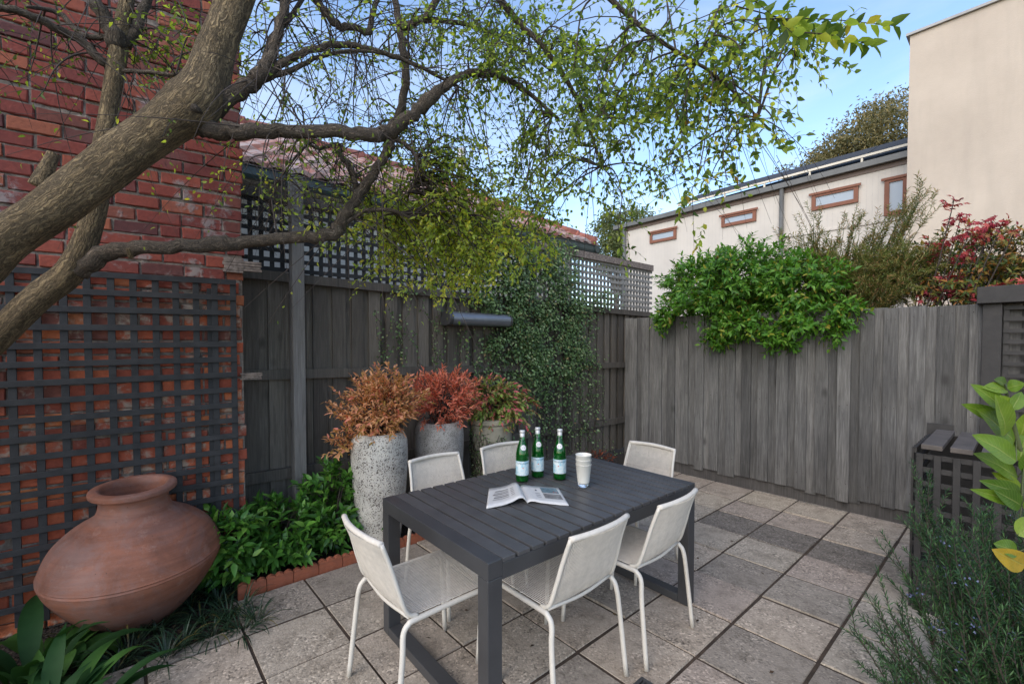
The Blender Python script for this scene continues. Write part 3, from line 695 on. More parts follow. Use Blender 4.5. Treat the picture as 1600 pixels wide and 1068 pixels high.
# underlay slopes (front, end hip, back)
a0 = lambda s, y: LP(s, c0+.03+y, zE+.012+y*tan(PI_))
rf.add([a0(sE-12, 0), a0(sE, 0), a0(sE-DP, DP), a0(sE-12, DP)], [(0, 1, 2, 3)], .1)
rf.add([LP(sE, c0+.03, zE+.012), LP(sE, c0+.03+2*DP, zE+.012), LP(sE-DP, c0+.03+DP, zE+.012+DP*tan(PI_))], [(0, 1, 2)], .1)
rf.add([LP(sE, c0+.03+2*DP, zE+.012), LP(sE-12, c0+.03+2*DP, zE+.012), LP(sE-12, c0+.03+DP, zE+.012+DP*tan(PI_)), LP(sE-DP, c0+.03+DP, zE+.012+DP*tan(PI_))], [(0, 1, 2, 3)], .1)
rf.build('roof', M['tile'], t)
# ridge caps on hip and ridge
M['ridge'] = m_plain('red_ridge_cap', (.33, .12, .085), .9, .4, 9, .6)
rc = MB()
def caps(A_, B_, n):
    for k in range(n):
        q0 = A_+(B_-A_)*(k/n); q1 = A_+(B_-A_)*((k+1.12)/n)
        rc.tube([q0, q0+(q1-q0)*.85, q1], [.1+random.uniform(0, .02), .09, .115], 10, random.random(), lump=.05)
h0 = LP(sE-.05, c0+.06, zE+.05); h1 = LP(sE-DP, c0+.03+DP, zE+.04+DP*tan(PI_)); caps(h0, h1, 11)
caps(h1, LP(sE-10.5, c0+.03+DP, zE+.04+DP*tan(PI_)), 24)
rc.build('ridge_caps', M['ridge'], t)
fl = MB(); q = P(721, 268, 9.2); fl.tube([q-Z*1.3, q+Z*.45], .085, 12); fl.build('flue', m_plain('galvanised', (.45, .43, .42), .5, .1), t)
# ---------------------------------------------------------------- neighbour's long weatherboard house (right, behind)
CB = 12.0
BN = nz(V(X[0], X[1], 0)); BD = nz(-Y)          # away from camera; rightwards/nearer along the facade
def HP(s, c, z): return BN*(CB+c)+BD*s+Z*z
def HX(px, py, c=0):
    p = PL(px, py, BN[:2], CB+c); return float(p@BD), float(p[2])
sW0 = HX(975, 360)[0]; sW1 = HX(1422, 300)[0]
zev = [HX(985, 354), HX(1412, 248)]; zw = float(np.mean([z[1] for z in zev])); print('house', sW0, sW1, zev)
zw0, zw1 = zev[0][1], zev[1][1]
t = thing('weatherboard_house', 'long cream neighbouring house with four brown framed windows and roof panels', 'house', HP((sW0+sW1)/2, 2.5, 0))
def m_boards():
    t = NT('cream_grooved_cladding'); v = t.obj(); tc = t.n('ShaderNodeVectorMath', operation='DOT_PRODUCT')
    t.l(v, tc.inputs[0]); tc.inputs[1].default_value = tuple(BD)
    fr = t.math('FRACT', t.math('MULTIPLY', tc.outputs['Value'], 1/.1)); gr = t.ramp(fr, [(.0, 0), (.08, 1), (.92, 1), (1., 0)])
    n = t.noise(v, 1.5, 5, .6); c = t.ramp(n, [(.3, (.50, .45, .39)), (.7, (.57, .515, .445))])
    c = t.mix(t.math('MULTIPLY', t.math('SUBTRACT', 1, gr), .35), c, (.42, .39, .35)); return t.fin(c, .7, t.bump(gr, .3, .006))
M['boards'] = m_boards()
m = MB(); q = [HP(sW0, 0, 0), HP(sW1+1, 0, 0), HP(sW1+1, 5, 0), HP(sW0, 5, 0), HP(sW0, 0, zw0-.02), HP(sW1+1, 0, zw1+.05), HP(sW1+1, 5, zw1+.05), HP(sW0, 5, zw0-.02)]
m.add(q, [(0, 3, 2, 1), (4, 5, 6, 7), (0, 1, 5, 4), (1, 2, 6, 5), (2, 3, 7, 6), (3, 0, 4, 7)]); m.build('wall', M['boards'], t)
M['cream'] = m_plain('cream_trim', (.62, .56, .45), .6, .06, 3)
m = MB(); m.box(V(0, 0, 0), BD, BN, Z, (sW0-.22, sW0-.02), (.05, 5), (0, zw0-.02)); m.build('end_wall', M['cream'], t)
M['roofm'] = m_plain('charcoal_roof_steel', (.075, .073, .07), .8, .2, 3)
M['gutg'] = m_plain('grey_gutter', (.11, .108, .10), .45, .15, 4)
fz = lambda s: zw0+(zw1-zw0)*(s-zev[0][0])/(zev[1][0]-zev[0][0])
sR = sW1+1
m = MB()
for (c_0, c_1, z_0, z_1) in ((-.16, -.03, -.02, .10),):
    q = [HP(s, c, fz(s)+z) for s in (sW0-.3, sR) for (c, z) in ((c_0, z_0), (c_1, z_0), (c_1, z_1), (c_0, z_1))]
    m.add(q, [(0, 1, 2, 3), (7, 6, 5, 4), (0, 4, 5, 1), (1, 5, 6, 2), (2, 6, 7, 3), (3, 7, 4, 0)])
m.build('gutter', M['gutg'], t)
m = MB(); M['fascia'] = m_plain('brown_fascia', (.16, .11, .085), .6, .1, 4)
q = [HP(s, c, fz(s)+z) for s in (sW0-.02, sR) for (c, z) in ((-.025, -.12), (-.002, -.12), (-.002, -.022), (-.025, -.022))]
m.add(q, [(0, 1, 2, 3), (7, 6, 5, 4), (0, 4, 5, 1), (1, 5, 6, 2), (2, 6, 7, 3), (3, 7, 4, 0)]); m.build('fascia', M['fascia'], t)
m = MB(); q = [HP(sW0-.3, -.04, fz(sW0)+.10), HP(sR, -.04, fz(sR)+.10), HP(sR, 3, fz(sR)+1.3), HP(sW0-.3, 3, fz(sW0)+1.05),
              HP(sW0-.3, -.04, fz(sW0)+.06), HP(sR, -.04, fz(sR)+.06), HP(sR, 3, fz(sR)+1.22), HP(sW0-.3, 3, fz(sW0)+.97)]
m.add(q, [(0, 1, 2, 3), (7, 6, 5, 4), (0, 4, 5, 1), (1, 5, 6, 2), (2, 6, 7, 3), (3, 7, 4, 0)]); m.build('roof', M['roofm'], t)
# row of roof panels on frames
sp = HX(1061, 320, .45); sq = HX(1412, 227, .45)
def pz(s): return float(sp[1]+(sq[1]-sp[1])*(s-sp[0])/(sq[0]-sp[0]))
m = MB(); n_ = 7
for k in range(n_):
    a_, b_ = sp[0]+(sR-sp[0])*k/n_, sp[0]+(sR-sp[0])*(k+1)/n_-.02
    q = [HP(s, c, pz(s)+z) for s in (a_, b_) for (c, z) in ((.5, .01), (1.6, .50), (1.6, .54), (.5, .05))]
    m.add(q, [(0, 1, 2, 3), (7, 6, 5, 4), (0, 4, 5, 1), (1, 5, 6, 2), (2, 6, 7, 3), (3, 7, 4, 0)])
pn = m.build('solar_panels', m_plain('dark_panel_glass', (.03, .031, .034), .85, .1), t)
m = MB(); q = [HP(s, c, pz(s)+z) for s in (sp[0]-.05, sR) for (c, z) in ((.44, -.03), (.49, -.03), (.49, .02), (.44, .02))]
m.add(q, [(0, 1, 2, 3), (7, 6, 5, 4), (0, 4, 5, 1), (1, 5, 6, 2), (2, 6, 7, 3), (3, 7, 4, 0)])
m.build('panel_rail', M['cream'], pn)
for k in range(9):
    s = sp[0]+.3+k*1.0
    if s > sR: break
    m = MB(); m.box(V(0, 0, 0), BD, BN, Z, (s, s+.04), (CB+.45, CB+.48), (fz(s)+.1, pz(s)-.031)); m.build('panel_bracket', M['cream'], pn)
# downpipes
for px in (978, 1222):
    s = HX(px, 400)[0]; m = MB(); m.tube([HP(s, -.09, 0), HP(s, -.09, fz(s)-.03)], .05, 10); m.build('downpipe', M['gutg'], t)
# windows
M['winfr'] = m_plain('terracotta_brown_paint', (.20, .075, .04), .7, .1, 6)
M['glass_sky'] = m_plain('sky_toned_window_glass', (.32, .36, .40), .4, .04, 2)  # pale sky reflection painted into the opaque pane colour
for (xa, ya, xb, yb, xc, yc) in ((1015, 364, 1056, 354, 1056, 372), (1127, 336, 1181, 327, 1181, 346), (1268, 303, 1341, 289, 1341, 316), (1382, 281, 1419, 272, 1419, 331)):
    A_ = HX(xa, ya, -.05); B_ = HX(xb, yb, -.05); C_ = HX(xc, yc, -.05)
    s0, s1 = A_[0], B_[0]; z1 = (A_[1]+B_[1])/2; z0 = z1-(B_[1]-C_[1]); f = .08
    m = MB()
    m.box(V(0, 0, 0), BD, BN, Z, (s0, s1), (CB-.05, CB-.002), (z1-f, z1)); m.box(V(0, 0, 0), BD, BN, Z, (s0, s1), (CB-.05, CB-.002), (z0, z0+f))
    m.box(V(0, 0, 0), BD, BN, Z, (s0, s0+f), (CB-.05, CB-.002), (z0+f, z1-f)); m.box(V(0, 0, 0), BD, BN, Z, (s1-f, s1), (CB-.05, CB-.002), (z0+f, z1-f))
    m.box(V(0, 0, 0), BD, BN, Z, (s0-.05, s1+.05), (CB-.075, CB-.051), (z1-.03, z1+.02))
    wn = m.build('window', M['winfr'], t)
    m = MB(); m.box(V(0, 0, 0), BD, BN, Z, (s0+f, s1-f), (CB-.02, CB-.004), (z0+f, z1-f)); m.build('pane', M['glass_sky'], wn)
m = MB(); m.box(V(0, 0, 0), BD, BN, Z, (HX(1225, 350)[0], sR), (CB-.03, CB-.003), (HX(1330, 353)[1]-.03, HX(1330, 353)[1]+.02)); m.build('belt_board', M['boards'], t)
# tall rendered block
CT = 10.8
def TX(px, py):
    p = PL(px, py, BN[:2], CT); return float(p@BD), float(p[2])
sT, zT = TX(1422, 57); print('block', sT, zT)
tt = thing('rendered_block', 'tall plain cream rendered building at the upper right with thin parapet', 'building', BN*(CT+3)+BD*(sT+4))
def m_render():
    t = NT('cream_render'); v = t.obj(); n = t.noise(v, .8, 6, .65); st_ = t.noise(t.obj((1, 1, .12)), 2.2, 5, .6)
    c = t.ramp(n, [(.3, (.44, .365, .29)), (.7, (.53, .445, .355))]); c = t.mix(t.ramp(st_, [(.5, 0), (.75, .35)]), c, (.30, .255, .21))
    return t.fin(c, .9, t.bump(t.noise(v, 45, 4, .7), .35, .01))
M['render'] = m_render()
m = MB(); m.box(V(0, 0, 0), BD, BN, Z, (sT, sT+10), (CT, CT+6), (0, zT)); m.build('wall', M['render'], tt)
m = MB(); m.box(V(0, 0, 0), BD, BN, Z, (sT-.05, sT+10.05), (CT-.05, CT+6.05), (zT+.002, zT+.045)); m.build('parapet_cap', m_plain('pale_grey_flashing', (.34, .33, .31), .6, .15, 3), tt)

# ---------------------------------------------------------------- dining table
TA, TB, TC, TD = G(611, 776, .74), G(768, 874, .74), G(1085, 754, .74), G(891, 710, .74)
TU = nz(TC-TB+TD-TA); TU[2] = 0; TU = nz(TU); TV = V(-TU[1], TU[0], 0); TL, TW = 1.515, .93
TO = (TA+TB+TC+TD)/4; TO[2] = 0; th = math.atan2(TU[1], TU[0])
print('table', np.linalg.norm(TC-TB), np.linalg.norm(TD-TA), np.linalg.norm(TA-TB), np.linalg.norm(TC-TD), math.degrees(th))
tab = thing('dining_table', 'charcoal slatted outdoor dining table with loop legs and six cream chairs round it', 'table', TO, th)
def tb(name, boxes, mat='table', bevel=.003):
    m = MB()
    for (x, y, z) in boxes: m.box(V(0, 0, 0), V(1, 0, 0), V(0, 1, 0), Z, x, y, z, random.random())
    return m.build(name, M[mat], tab, local=True, bevel=bevel)
hx, hy = TL/2, TW/2; LG = .068; ZP = .028
for sx in (-1, 1):
    xx = tuple(sorted((sx*hx, sx*(hx-LG))))
    tb('end_frame', [(xx, (-hy, hy), (.672, .74))])
    for sy in (-1, 1): tb('leg', [(xx, tuple(sorted((sy*hy, sy*(hy-.066)))), (ZP, .6718))])
    tb('floor_bar', [(xx, (-hy+.0662, hy-.0662), (ZP, .075))])
for sy in (-1, 1): tb('apron', [((-hx+LG+.0005, hx-LG-.0005), tuple(sorted((sy*(hy-.001), sy*(hy-.035)))), (.657, .722))])
ns = 18; W0 = (TL-2*LG)/ns
for k in range(ns):
    x0 = -hx+LG+k*W0+.0035; tb('slat', [((x0, x0+W0-.0135), (-hy, hy), (.723, .7395))], 'slat', .002)

# ---------------------------------------------------------------- chairs
def make_chair():
    t = thing('woven_chair', '', '', (0, 0, 0))
    r0 = .0115
    # local: +x forward; seat z .45
    def side(sy):
        m = MB(); y = sy*.215
        m.tube(spline([(-.265, sy*.235, 0), (-.232, sy*.225, .30), (-.222, y, .395), (-.20, y, .43), (-.15, y, .438), (.17, y, .438), (.205, y, .43), (.222, sy*.218, .40), (.225, sy*.222, .36), (.25, sy*.232, 0)], 5), r0, 10)
        m.build('leg_frame', M['frame'], t, local=True)
        m = MB(); m.tube(spline([(-.155, sy*.208, .447), (-.20, sy*.206, .47), (-.232, sy*.20, .56), (-.262, sy*.192, .665), (-.296, sy*.186, .763)], 5), .0095, 10)
        m.build('back_frame', M['frame'], t, local=True)
    side(1); side(-1)
    m = MB(); m.tube(spline([(-.296, -.190, .763), (-.316, -.10, .766), (-.324, 0, .768), (-.316, .10, .766), (-.296, .190, .763)], 5), .0125, 10); m.build('top_rail', M['cord'], t, local=True)
    m = MB(); m.tube([(.213, -.212, .436), (.213, .212, .436)], .013, 10); m.build('front_rail', M['cord'], t, local=True)
    m = MB(); m.tube(spline([(-.19, -.205, .45), (-.20, 0, .44), (-.19, .205, .45)], 4), .008, 8); m.build('rear_rail', M['frame'], t, local=True)
    # cords: back then seat
    bk = MB(); st = MB(); n = 54
    for k in range(n):
        u = (k+.5)/n*2-1
        bow = (1-u*u)
        wB = lambda z: np.interp(z, [.45, .56, .665, .763], [.205, .200, .192, .186])
        xs = lambda z: np.interp(z, [.45, .47, .56, .665, .768], [-.18, -.20, -.232, -.262, -.30])
        pts = []
        for z in (.452, .475, .52, .57, .62, .67, .72, .766):
            f = (z-.45)/.318; pts.append((xs(z)-bow*.030*f-bow*.012, u*wB(z), z))
        bk.tube(pts, .0027, 4, random.random(), caps=False)
    for k in range(37):
        u = (k+.5)/37*2-1; bow = 1-u*u
        st.tube([(x, u*.205, .450-.012*bow*(1-((x-.01)/.21)**2)) for x in np.linspace(-.195, .213, 8)], .0028, 4, random.random(), caps=False)
    for x in (-.02, .015, .05):
        st.tube([(x, u*.205, .4455-.012*(1-u*u)*(1-((x-.01)/.21)**2)) for u in np.linspace(-1, 1, 9)], .0022, 4)
    bk.build('woven_back', M['cord'], t, local=True); st.build('woven_seat', M['cord'], t, local=True)
    return t
chair0 = make_chair()
def copy_tree(o, parent=None):
    c = o.copy(); C.objects.link(c); c.parent = parent
    for ch in [x for x in bpy.data.objects if x.parent == o]: copy_tree(ch, c)
    return c
CH = [  # seat centre x, y, heading (deg right of forward), label
 (-.395, 2.015, 49, 'cream woven chair at the near left end of the table, turned side-on to the camera'),
 (.175, 2.07, -41, 'cream woven chair seen from behind at the middle of the picture, nearest the camera'),
 (.62, 2.41, -43, 'cream woven chair seen from behind beside the right table leg'),
 (-.33, 2.77, 140, 'cream woven chair facing the camera in front of the tall pitted white pot'),
 (.11, 3.12, 140, 'cream woven chair facing the camera just behind the three green bottles'),
 (.82, 3.14, -131, 'cream woven chair at the far right end of the table before the grey fence')]
for i, (x, y, hd, lab) in enumerate(CH):
    o = chair0 if i == 0 else copy_tree(chair0)
    o.location = (x, y, .028); o.rotation_euler = (0, 0, radians(90-hd))
    setp(o, lab, 'chair', 'cream woven chairs round the table')

# ---------------------------------------------------------------- things on the table
ZT = .74
def m_glass(name, c, rough=.03, ior=1.5, tr=1.):
    t = NT(name); return t.fin(c, rough, None, **{'Transmission_Weight': tr, 'IOR': ior})
M['green_glass'] = m_glass('green_bottle_glass', (.10, .62, .22), .03)
M['green_in'] = m_plain('green_water_tint', (.012, .16, .035), .2, .1)
def m_label(name, base, blue):
    t = NT(name); v = t.obj(); n = t.noise(v, 45, 3, .5); sp_ = t.n('ShaderNodeSeparateXYZ'); t.l(v, sp_.inputs[0])
    zz = t.ramp(sp_.outputs[2], [(.135, 1), (.15, 0)])
    k = t.math('MULTIPLY', zz, t.ramp(n, [(.42, 0), (.6, 1)])); return t.fin(t.mix(k, base, blue), .5)
M['label'] = m_label('pale_blue_label', (.55, .62, .63), (.28, .47, .55))
M['cap'] = m_plain('silver_cap', (.55, .55, .54), .4, .05, metallic=.3)
M['ink'] = m_plain('navy_ink', (.02, .03, .07), .6, .05)
M['star'] = m_plain('red_star_ink', (.5, .06, .04), .6, .05)
def text_mesh(txt, size):
    cu = bpy.data.curves.new('txt', 'FONT'); cu.body = txt; cu.size = size; cu.align_x = 'CENTER'; cu.resolution_u = 3
    o = bpy.data.objects.new('txt', cu); C.objects.link(o); dg = bpy.context.evaluated_depsgraph_get()
    me = bpy.data.meshes.new_from_object(o.evaluated_get(dg)); C.objects.unlink(o); bpy.data.objects.remove(o); bpy.data.curves.remove(cu); return me
def bottle(px, py, ang, lab):
    c = G(px, py, ZT); t = thing('water_bottle', lab, 'bottle', c, 0, 'green water bottles on the table')
    prof = [(.0, .004), (.025, .001), (.034, .003), (.0385, .01), (.0385, .15), (.0375, .165), (.033, .19), (.026, .213), (.019, .237), (.0145, .26), (.0135, .275), (.0135, .292)]
    m = MB(); m.lathe((0, 0, 0), prof, 32); m.build('glass_body', M['green_glass'], t, local=True)
    m = MB(); m.lathe((0, 0, 0), [(0, .006), (.032, .007), (.0345, .014), (.0345, .15), (.0335, .164), (.029, .189), (.022, .212), (.014, .24), (0, .241)], 24); m.build('water', M['green_in'], t, local=True)
    m = MB(); m.lathe((0, 0, 0), [(.0142, .262), (.0144, .286), (.0137, .287)], 20); m.lathe((0, 0, 0), [(.0137, .287), (.0160, .288), (.0162, .299), (.0150, .303), (.0, .304)], 24); m.build('cap', M['cap'], t, local=True)
    m = MB(); m.lathe((0, 0, 0), [(.0389, .042), (.0391, .043), (.0391, .125), (.0389, .126)], 40); lb = m.build('label', M['label'], t, local=True)
    me = text_mesh('S.PELLEGRINO', .0135); R_ = .0394
    for v in me.vertices:
        a = ang+v.co.x/R_; z = v.co.y+.109; v.co = (R_*cos(a), R_*sin(a), z)
    me.materials.append(M['ink']); link('lettering', me, lb, local=True)
    m = MB(); a = ang-.15
    pts = []
    for k in range(10):
        q = .0055 if k % 2 == 0 else .0023; u = 2*pi*k/10+pi/2
        pts.append((R_*cos(a+q*cos(u)/R_), R_*sin(a+q*cos(u)/R_), .088+q*sin(u)))
    m.add([(R_*cos(a), R_*sin(a), .088)]+pts, [(0, 1+k, 1+(k+1) % 10) for k in range(10)]); m.build('emblem', M['star'], lb, local=True)
    # neck roundel
    m = MB(); vs = [(0, 0, 0)]; n = 24
    def nk(z): return float(np.interp(z, [q[1] for q in prof], [q[0] for q in prof]))+.0008
    rings = [(0, 1)]
    vs = []; 
    for rr in (0.0001, .008, .0155):
        for k in range(n):
            u = 2*pi*k/n; z = .205+rr*sin(u); vs.append((nk(z)*cos(ang+rr*cos(u)/.027), nk(z)*sin(ang+rr*cos(u)/.027), z))
    m.add(vs, [(i*n+k, i*n+(k+1) % n, (i+1)*n+(k+1) % n, (i+1)*n+k) for i in range(2) for k in range(n)])
    m.build('neck_label', m_plain('neck_label_white', (.6, .6, .6), .5, .03), t, local=True)
    m = MB(); vs = []
    for z0, wd in ((.207, .009), (.2035, .007), (.20, .008)):
        for (du, dz) in ((-wd, 0), (wd, 0), (wd, .0016), (-wd, .0016)):
            z = z0+dz; vs.append(((nk(z)+.0005)*cos(ang+du/.027), (nk(z)+.0005)*sin(ang+du/.027), z))
    m.add(vs, [(0, 1, 2, 3), (4, 5, 6, 7), (8, 9, 10, 11)]); m.build('neck_print', M['ink'], t, local=True)
fa = -pi/2
bottle(816, 751, fa+.25, 'green glass water bottle, leftmost of the three on the table, nearest the magazine')
bottle(840, 744, fa+.2, 'green glass water bottle standing furthest back, between the two others')
bottle(874.5, 748, fa-.15, 'green glass water bottle on the right, nearest the stacked tumblers')
# tumblers
M['frost'] = m_plain('frosted_white_glass', (.66, .64, .58), .35, .04, 12)
M['clear'] = m_glass('clear_glass', (.95, .97, .97), .02)
c = G(911.5, 760, ZT)
for k in range(3):
    zz = k*.0265
    t = thing('glass_tumbler', ['frosted tumbler with clear thick base, bottom of the stack of three', 'frosted tumbler in the middle of the stack beside the bottles', 'frosted tumbler on top of the stack beside the bottles'][k], 'glass', c+Z*zz, 0, 'stacked frosted tumblers')
    m = MB(); m.lathe((0, 0, 0), [(.0, .022), (.0305, .022), (.0335, .03), (.0445, .126+.004), (.046, .131), (.045, .133), (.0435, .131), (.0325, .033), (.029, .026), (0, .025)], 36); m.build('cup', M['frost'], t, local=True)
    if k == 0:
        m = MB(); m.lathe((0, 0, 0), [(0, .001), (.028, .001), (.0305, .004), (.0315, .020), (0, .0205)], 32); m.build('base', M['clear'], t, local=True)
# magazine
def m_page():
    t = NT('magazine_paper'); n = t.noise(t.obj(), 60, 3); return t.fin(t.ramp(n, [(.3, (.50, .49, .48)), (.7, (.56, .55, .54))]), .45)
M['page'] = m_page()
mc = G(824, 786, ZT); mf = G(812, 760, ZT)
sp_ = nz(mf-mc); pgx = V(-sp_[1], sp_[0], 0)*-1
mag = thing('open_magazine', 'open magazine with a curling left page lying on the table slats', 'magazine', mc)
Lh = .30*.82
Rc = [G(889, 790, ZT), G(872, 762, ZT)]; Lc = [G(760, 795, ZT), G(764, 764, ZT)]
def page(Pn, Pf, En, Ef, hts, thick, side):
    """bilinear sheet from spine (Pn near, Pf far) to outer edge; hts = height profile along u"""
    m = MB(); nu, nv = 18, 6; vs = []
    for lay in (0, 1):
        for j in range(nv+1):
            v = j/nv
            for i in range(nu+1):
                u = i/nu; p = (Pn*(1-v)+Pf*v)*(1-u)+(En*(1-v)+Ef*v)*u
                hh = float(np.interp(u, [a for a, b in hts], [b for a, b in hts]))*(1-.25*v)
                vs.append(p+Z*(hh if lay == 0 else max(0.001, hh-thick)))
    w_ = nu+1; o = (nu+1)*(nv+1)
    fs = [(j*w_+i, j*w_+i+1, (j+1)*w_+i+1, (j+1)*w_+i) for j in range(nv) for i in range(nu)]
    fs += [(o+j*w_+i, o+(j+1)*w_+i, o+(j+1)*w_+i+1, o+j*w_+i+1) for j in range(nv) for i in range(nu)]
    fs += [(i, o+i, o+i+1, i+1) for i in range(nu)]+[(nv*w_+i, nv*w_+i+1, o+nv*w_+i+1, o+nv*w_+i) for i in range(nu)]
    fs += [(j*w_+nu, o+j*w_+nu, o+(j+1)*w_+nu, (j+1)*w_+nu) for j in range(nv)]
    if side < 0: fs = [f[::-1] for f in fs]
    m.add(vs, fs, 0, 0, True); return m
hl = [(0, .006), (.04, .022), (.12, .038), (.22, .036), (.38, .022), (.6, .012), (1, .007)]
hr = [(0, .004), (.06, .014), (.16, .016), (.35, .010), (.7, .006), (1, .004)]
lp = page(mc, mf, Lc[0], Lc[1], hl, .006, -1).build('left_page', M['page'], mag); rp = page(mc, mf, Rc[0], Rc[1], hr, .004, 1).build('right_page', M['page'], mag)
M['photo_blue'] = m_plain('printed_picture_blue', (.10, .15, .18), .4, .6, 60)
M['photo_grey'] = m_plain('printed_picture_grey', (.16, .15, .15), .4, .8, 90)
def patch(parent, name, mat, Pn, Pf, En, Ef, hts, u0, u1, v0, v1, n=8):
    m = MB(); vs = []
    for v in (v0, v1):
        for u in np.linspace(u0, u1, n):
            p = (Pn*(1-v)+Pf*v)*(1-u)+(En*(1-v)+Ef*v)*u; hh = float(np.interp(u, [a for a, b in hts], [b for a, b in hts]))*(1-.25*v)
            vs.append(p+Z*(hh+.0012))
    fs = [(i, i+1, n+i+1, n+i) for i in range(n-1)]
    if En[0] < Pn[0]: fs = [f[::-1] for f in fs]
    m.add(vs, fs); return m.build(name, M[mat], parent)
R4 = (mc, mf, Rc[0], Rc[1], hr); L4 = (mc, mf, Lc[0], Lc[1], hl)
patch(rp, 'printed_photo', 'photo_blue', *R4, .50, .93, .60, .92); patch(rp, 'printed_photo', 'photo_grey', *R4, .50, .94, .27, .55)
patch(rp, 'printed_photo', 'star', *R4, .78, .9, .63, .72, 3)
for k in range(3): patch(rp, 'print_lines', 'ink', *R4, .3+.0*k, .42, .3+.1*k, .318+.1*k, 3)
patch(rp, 'print_lines', 'ink', *R4, .34, .38, .68, .76, 3)
for k in range(6): patch(lp, 'print_lines', 'photo_grey', *L4, .42, .86-.03*(k % 3), .28+.085*k, .305+.085*k+(.02 if k % 2 else 0), 8)
for k in range(5): patch(lp, 'print_lines', 'photo_grey', *L4, .27, .36, .3+.1*k, .33+.1*k, 4)

# ---------------------------------------------------------------- big urn
uc = G(196, 968); uc[2] = 0
u_d = 2.5; uc = V(P(217, 900, u_d)[0], u_d, 0)
t = thing('terracotta_urn', 'huge squat terracotta urn with flared rim in front of the trellis', 'urn', uc)
sc = u_d/700
prof = [(.0, .0), (.13, .0), (.20, .03), (.30, .11), (.385, .20), (.445, .285), (.475, .345), (.482, .37), (.484, .374), (.478, .385), (.484, .39), (.478, .40), (.455, .455), (.41, .52), (.345, .575), (.27, .615), (.225, .64), (.205, .675), (.198, .72), (.205, .745), (.245, .755), (.252, .77), (.245, .785), (.205, .79), (.185, .775), (.175, .72), (.19, .65), (.30, .56), (.40, .40), (.3, .2), (0, .1)]
pr2 = spline([(a, b) for a, b in prof], 4); pr2[:, 0] = np.maximum(pr2[:, 0], 0)*np.interp(pr2[:, 1], [0, .5, .7, .8], [.82, .82, .76, .76])
m = MB(); lean = nz(V(.03, -.06, 1)); m.lathe(V(0, 0, -.01), [tuple(q) for q in pr2], 72, axis=lean); m.build('body', M['urn'], t, local=True)

# tall pots
def pot(px, dd, ztop_, rad, mat, lab, square=False):
    c = V((px-800)/FPX*dd, dd, 0); t = thing('tall_planter', lab, 'planter', c, 0, 'tall planters by the left fence')
    h = ztop_
    if not square: prof = [(0, 0), (rad*.62, 0), (rad*.70, .02), (rad*.86, h*.3), (rad*.99, h*.62), (rad*1.02, h*.82), (rad*1.0, h*.92), (rad*.94, h*.965), (rad*.86, h*.99), (rad*.80, h), (rad*.76, h*.985), (rad*.75, h*.93), (0, h*.93)]
    else: prof = [(0, 0), (rad*.8, 0), (rad*.84, .02), (rad*.94, h*.5), (rad*.99, h*.93), (rad*1.03, h*.94), (rad*1.03, h*.99), (rad*1.0, h), (rad*.9, h), (rad*.88, h*.94), (0, h*.94)]
    q = spline(prof, 3); q[:, 0] = np.maximum(q[:, 0], 0); m = MB(); m.lathe((0, 0, 0), [tuple(a) for a in q], 48); m.build('body', M[mat], t, local=True)
    s = MB(); s.lathe((0, 0, 0), [(rad*.74, h*.94), (0, h*.955)], 24); s.build('soil', M['soil'], t, local=True); return c
p1 = pot(592, 3.42, .885, .207, 'pot_white', 'tall pitted cream planter on the left with bronze foliage')
p2 = pot(686, 3.86, .89, .205, 'pot_grey', 'tall pitted grey planter in the middle with coral red foliage')
p3 = pot(768, 4.22, .86, .195, 'pot_cream', 'tall cream planter on the right draped in thin vine stems', True)

# edging tiles
ea = [G(372, 940), G(560, 882), G(650, 852), G(720, 832)]
path = np.array(ea); seg = np.linalg.norm(np.diff(path, axis=0), axis=1); tot = seg.sum(); n = int(tot/.155)
M_e = None
cum = np.concatenate([[0], np.cumsum(seg)])
def along(s): return np.array([np.interp(s, cum, path[:, k]) for k in range(3)])
tot2 = tot+1.9; last = nz(path[-1]-path[-2])
def along2(s): return along(s) if s <= tot else path[-1]+LX*(s-tot)
for k in range(int(tot2/.155)):
    a = along2(k*.155+.002); b_ = along2(k*.155+.153); d_ = nz(b_-a); nn = V(-d_[1], d_[0], 0)
    m = MB(); vs = []; nu = 12; L_ = np.linalg.norm(b_-a); hh = .085+random.uniform(-.008, .008)
    for dpt in (0, .035):
        for i in range(nu+1):
            u = i/nu; top = hh+.014*abs(sin(u*pi*3))
            vs += [a+d_*u*L_+nn*dpt, a+d_*u*L_+nn*dpt+Z*top]
    w_ = 2*(nu+1)
    fs = [(2*i, 2*i+2, 2*i+3, 2*i+1) for i in range(nu)]+[(w_+2*i, w_+2*i+1, w_+2*i+3, w_+2*i+2) for i in range(nu)]+[(2*i+1, 2*i+3, w_+2*i+3, w_+2*i+1) for i in range(nu)]
    fs += [(0, 1, w_+1, w_), (2*nu, w_+2*nu, w_+2*nu+1, 2*nu+1)]
    m.add(vs, fs, random.random())
    setp(m.build('edging_tile', M['edge'], base=a), 'scalloped terracotta edging tile in the row between garden bed and paving', 'edging tile', 'terracotta edging tiles along the left bed')

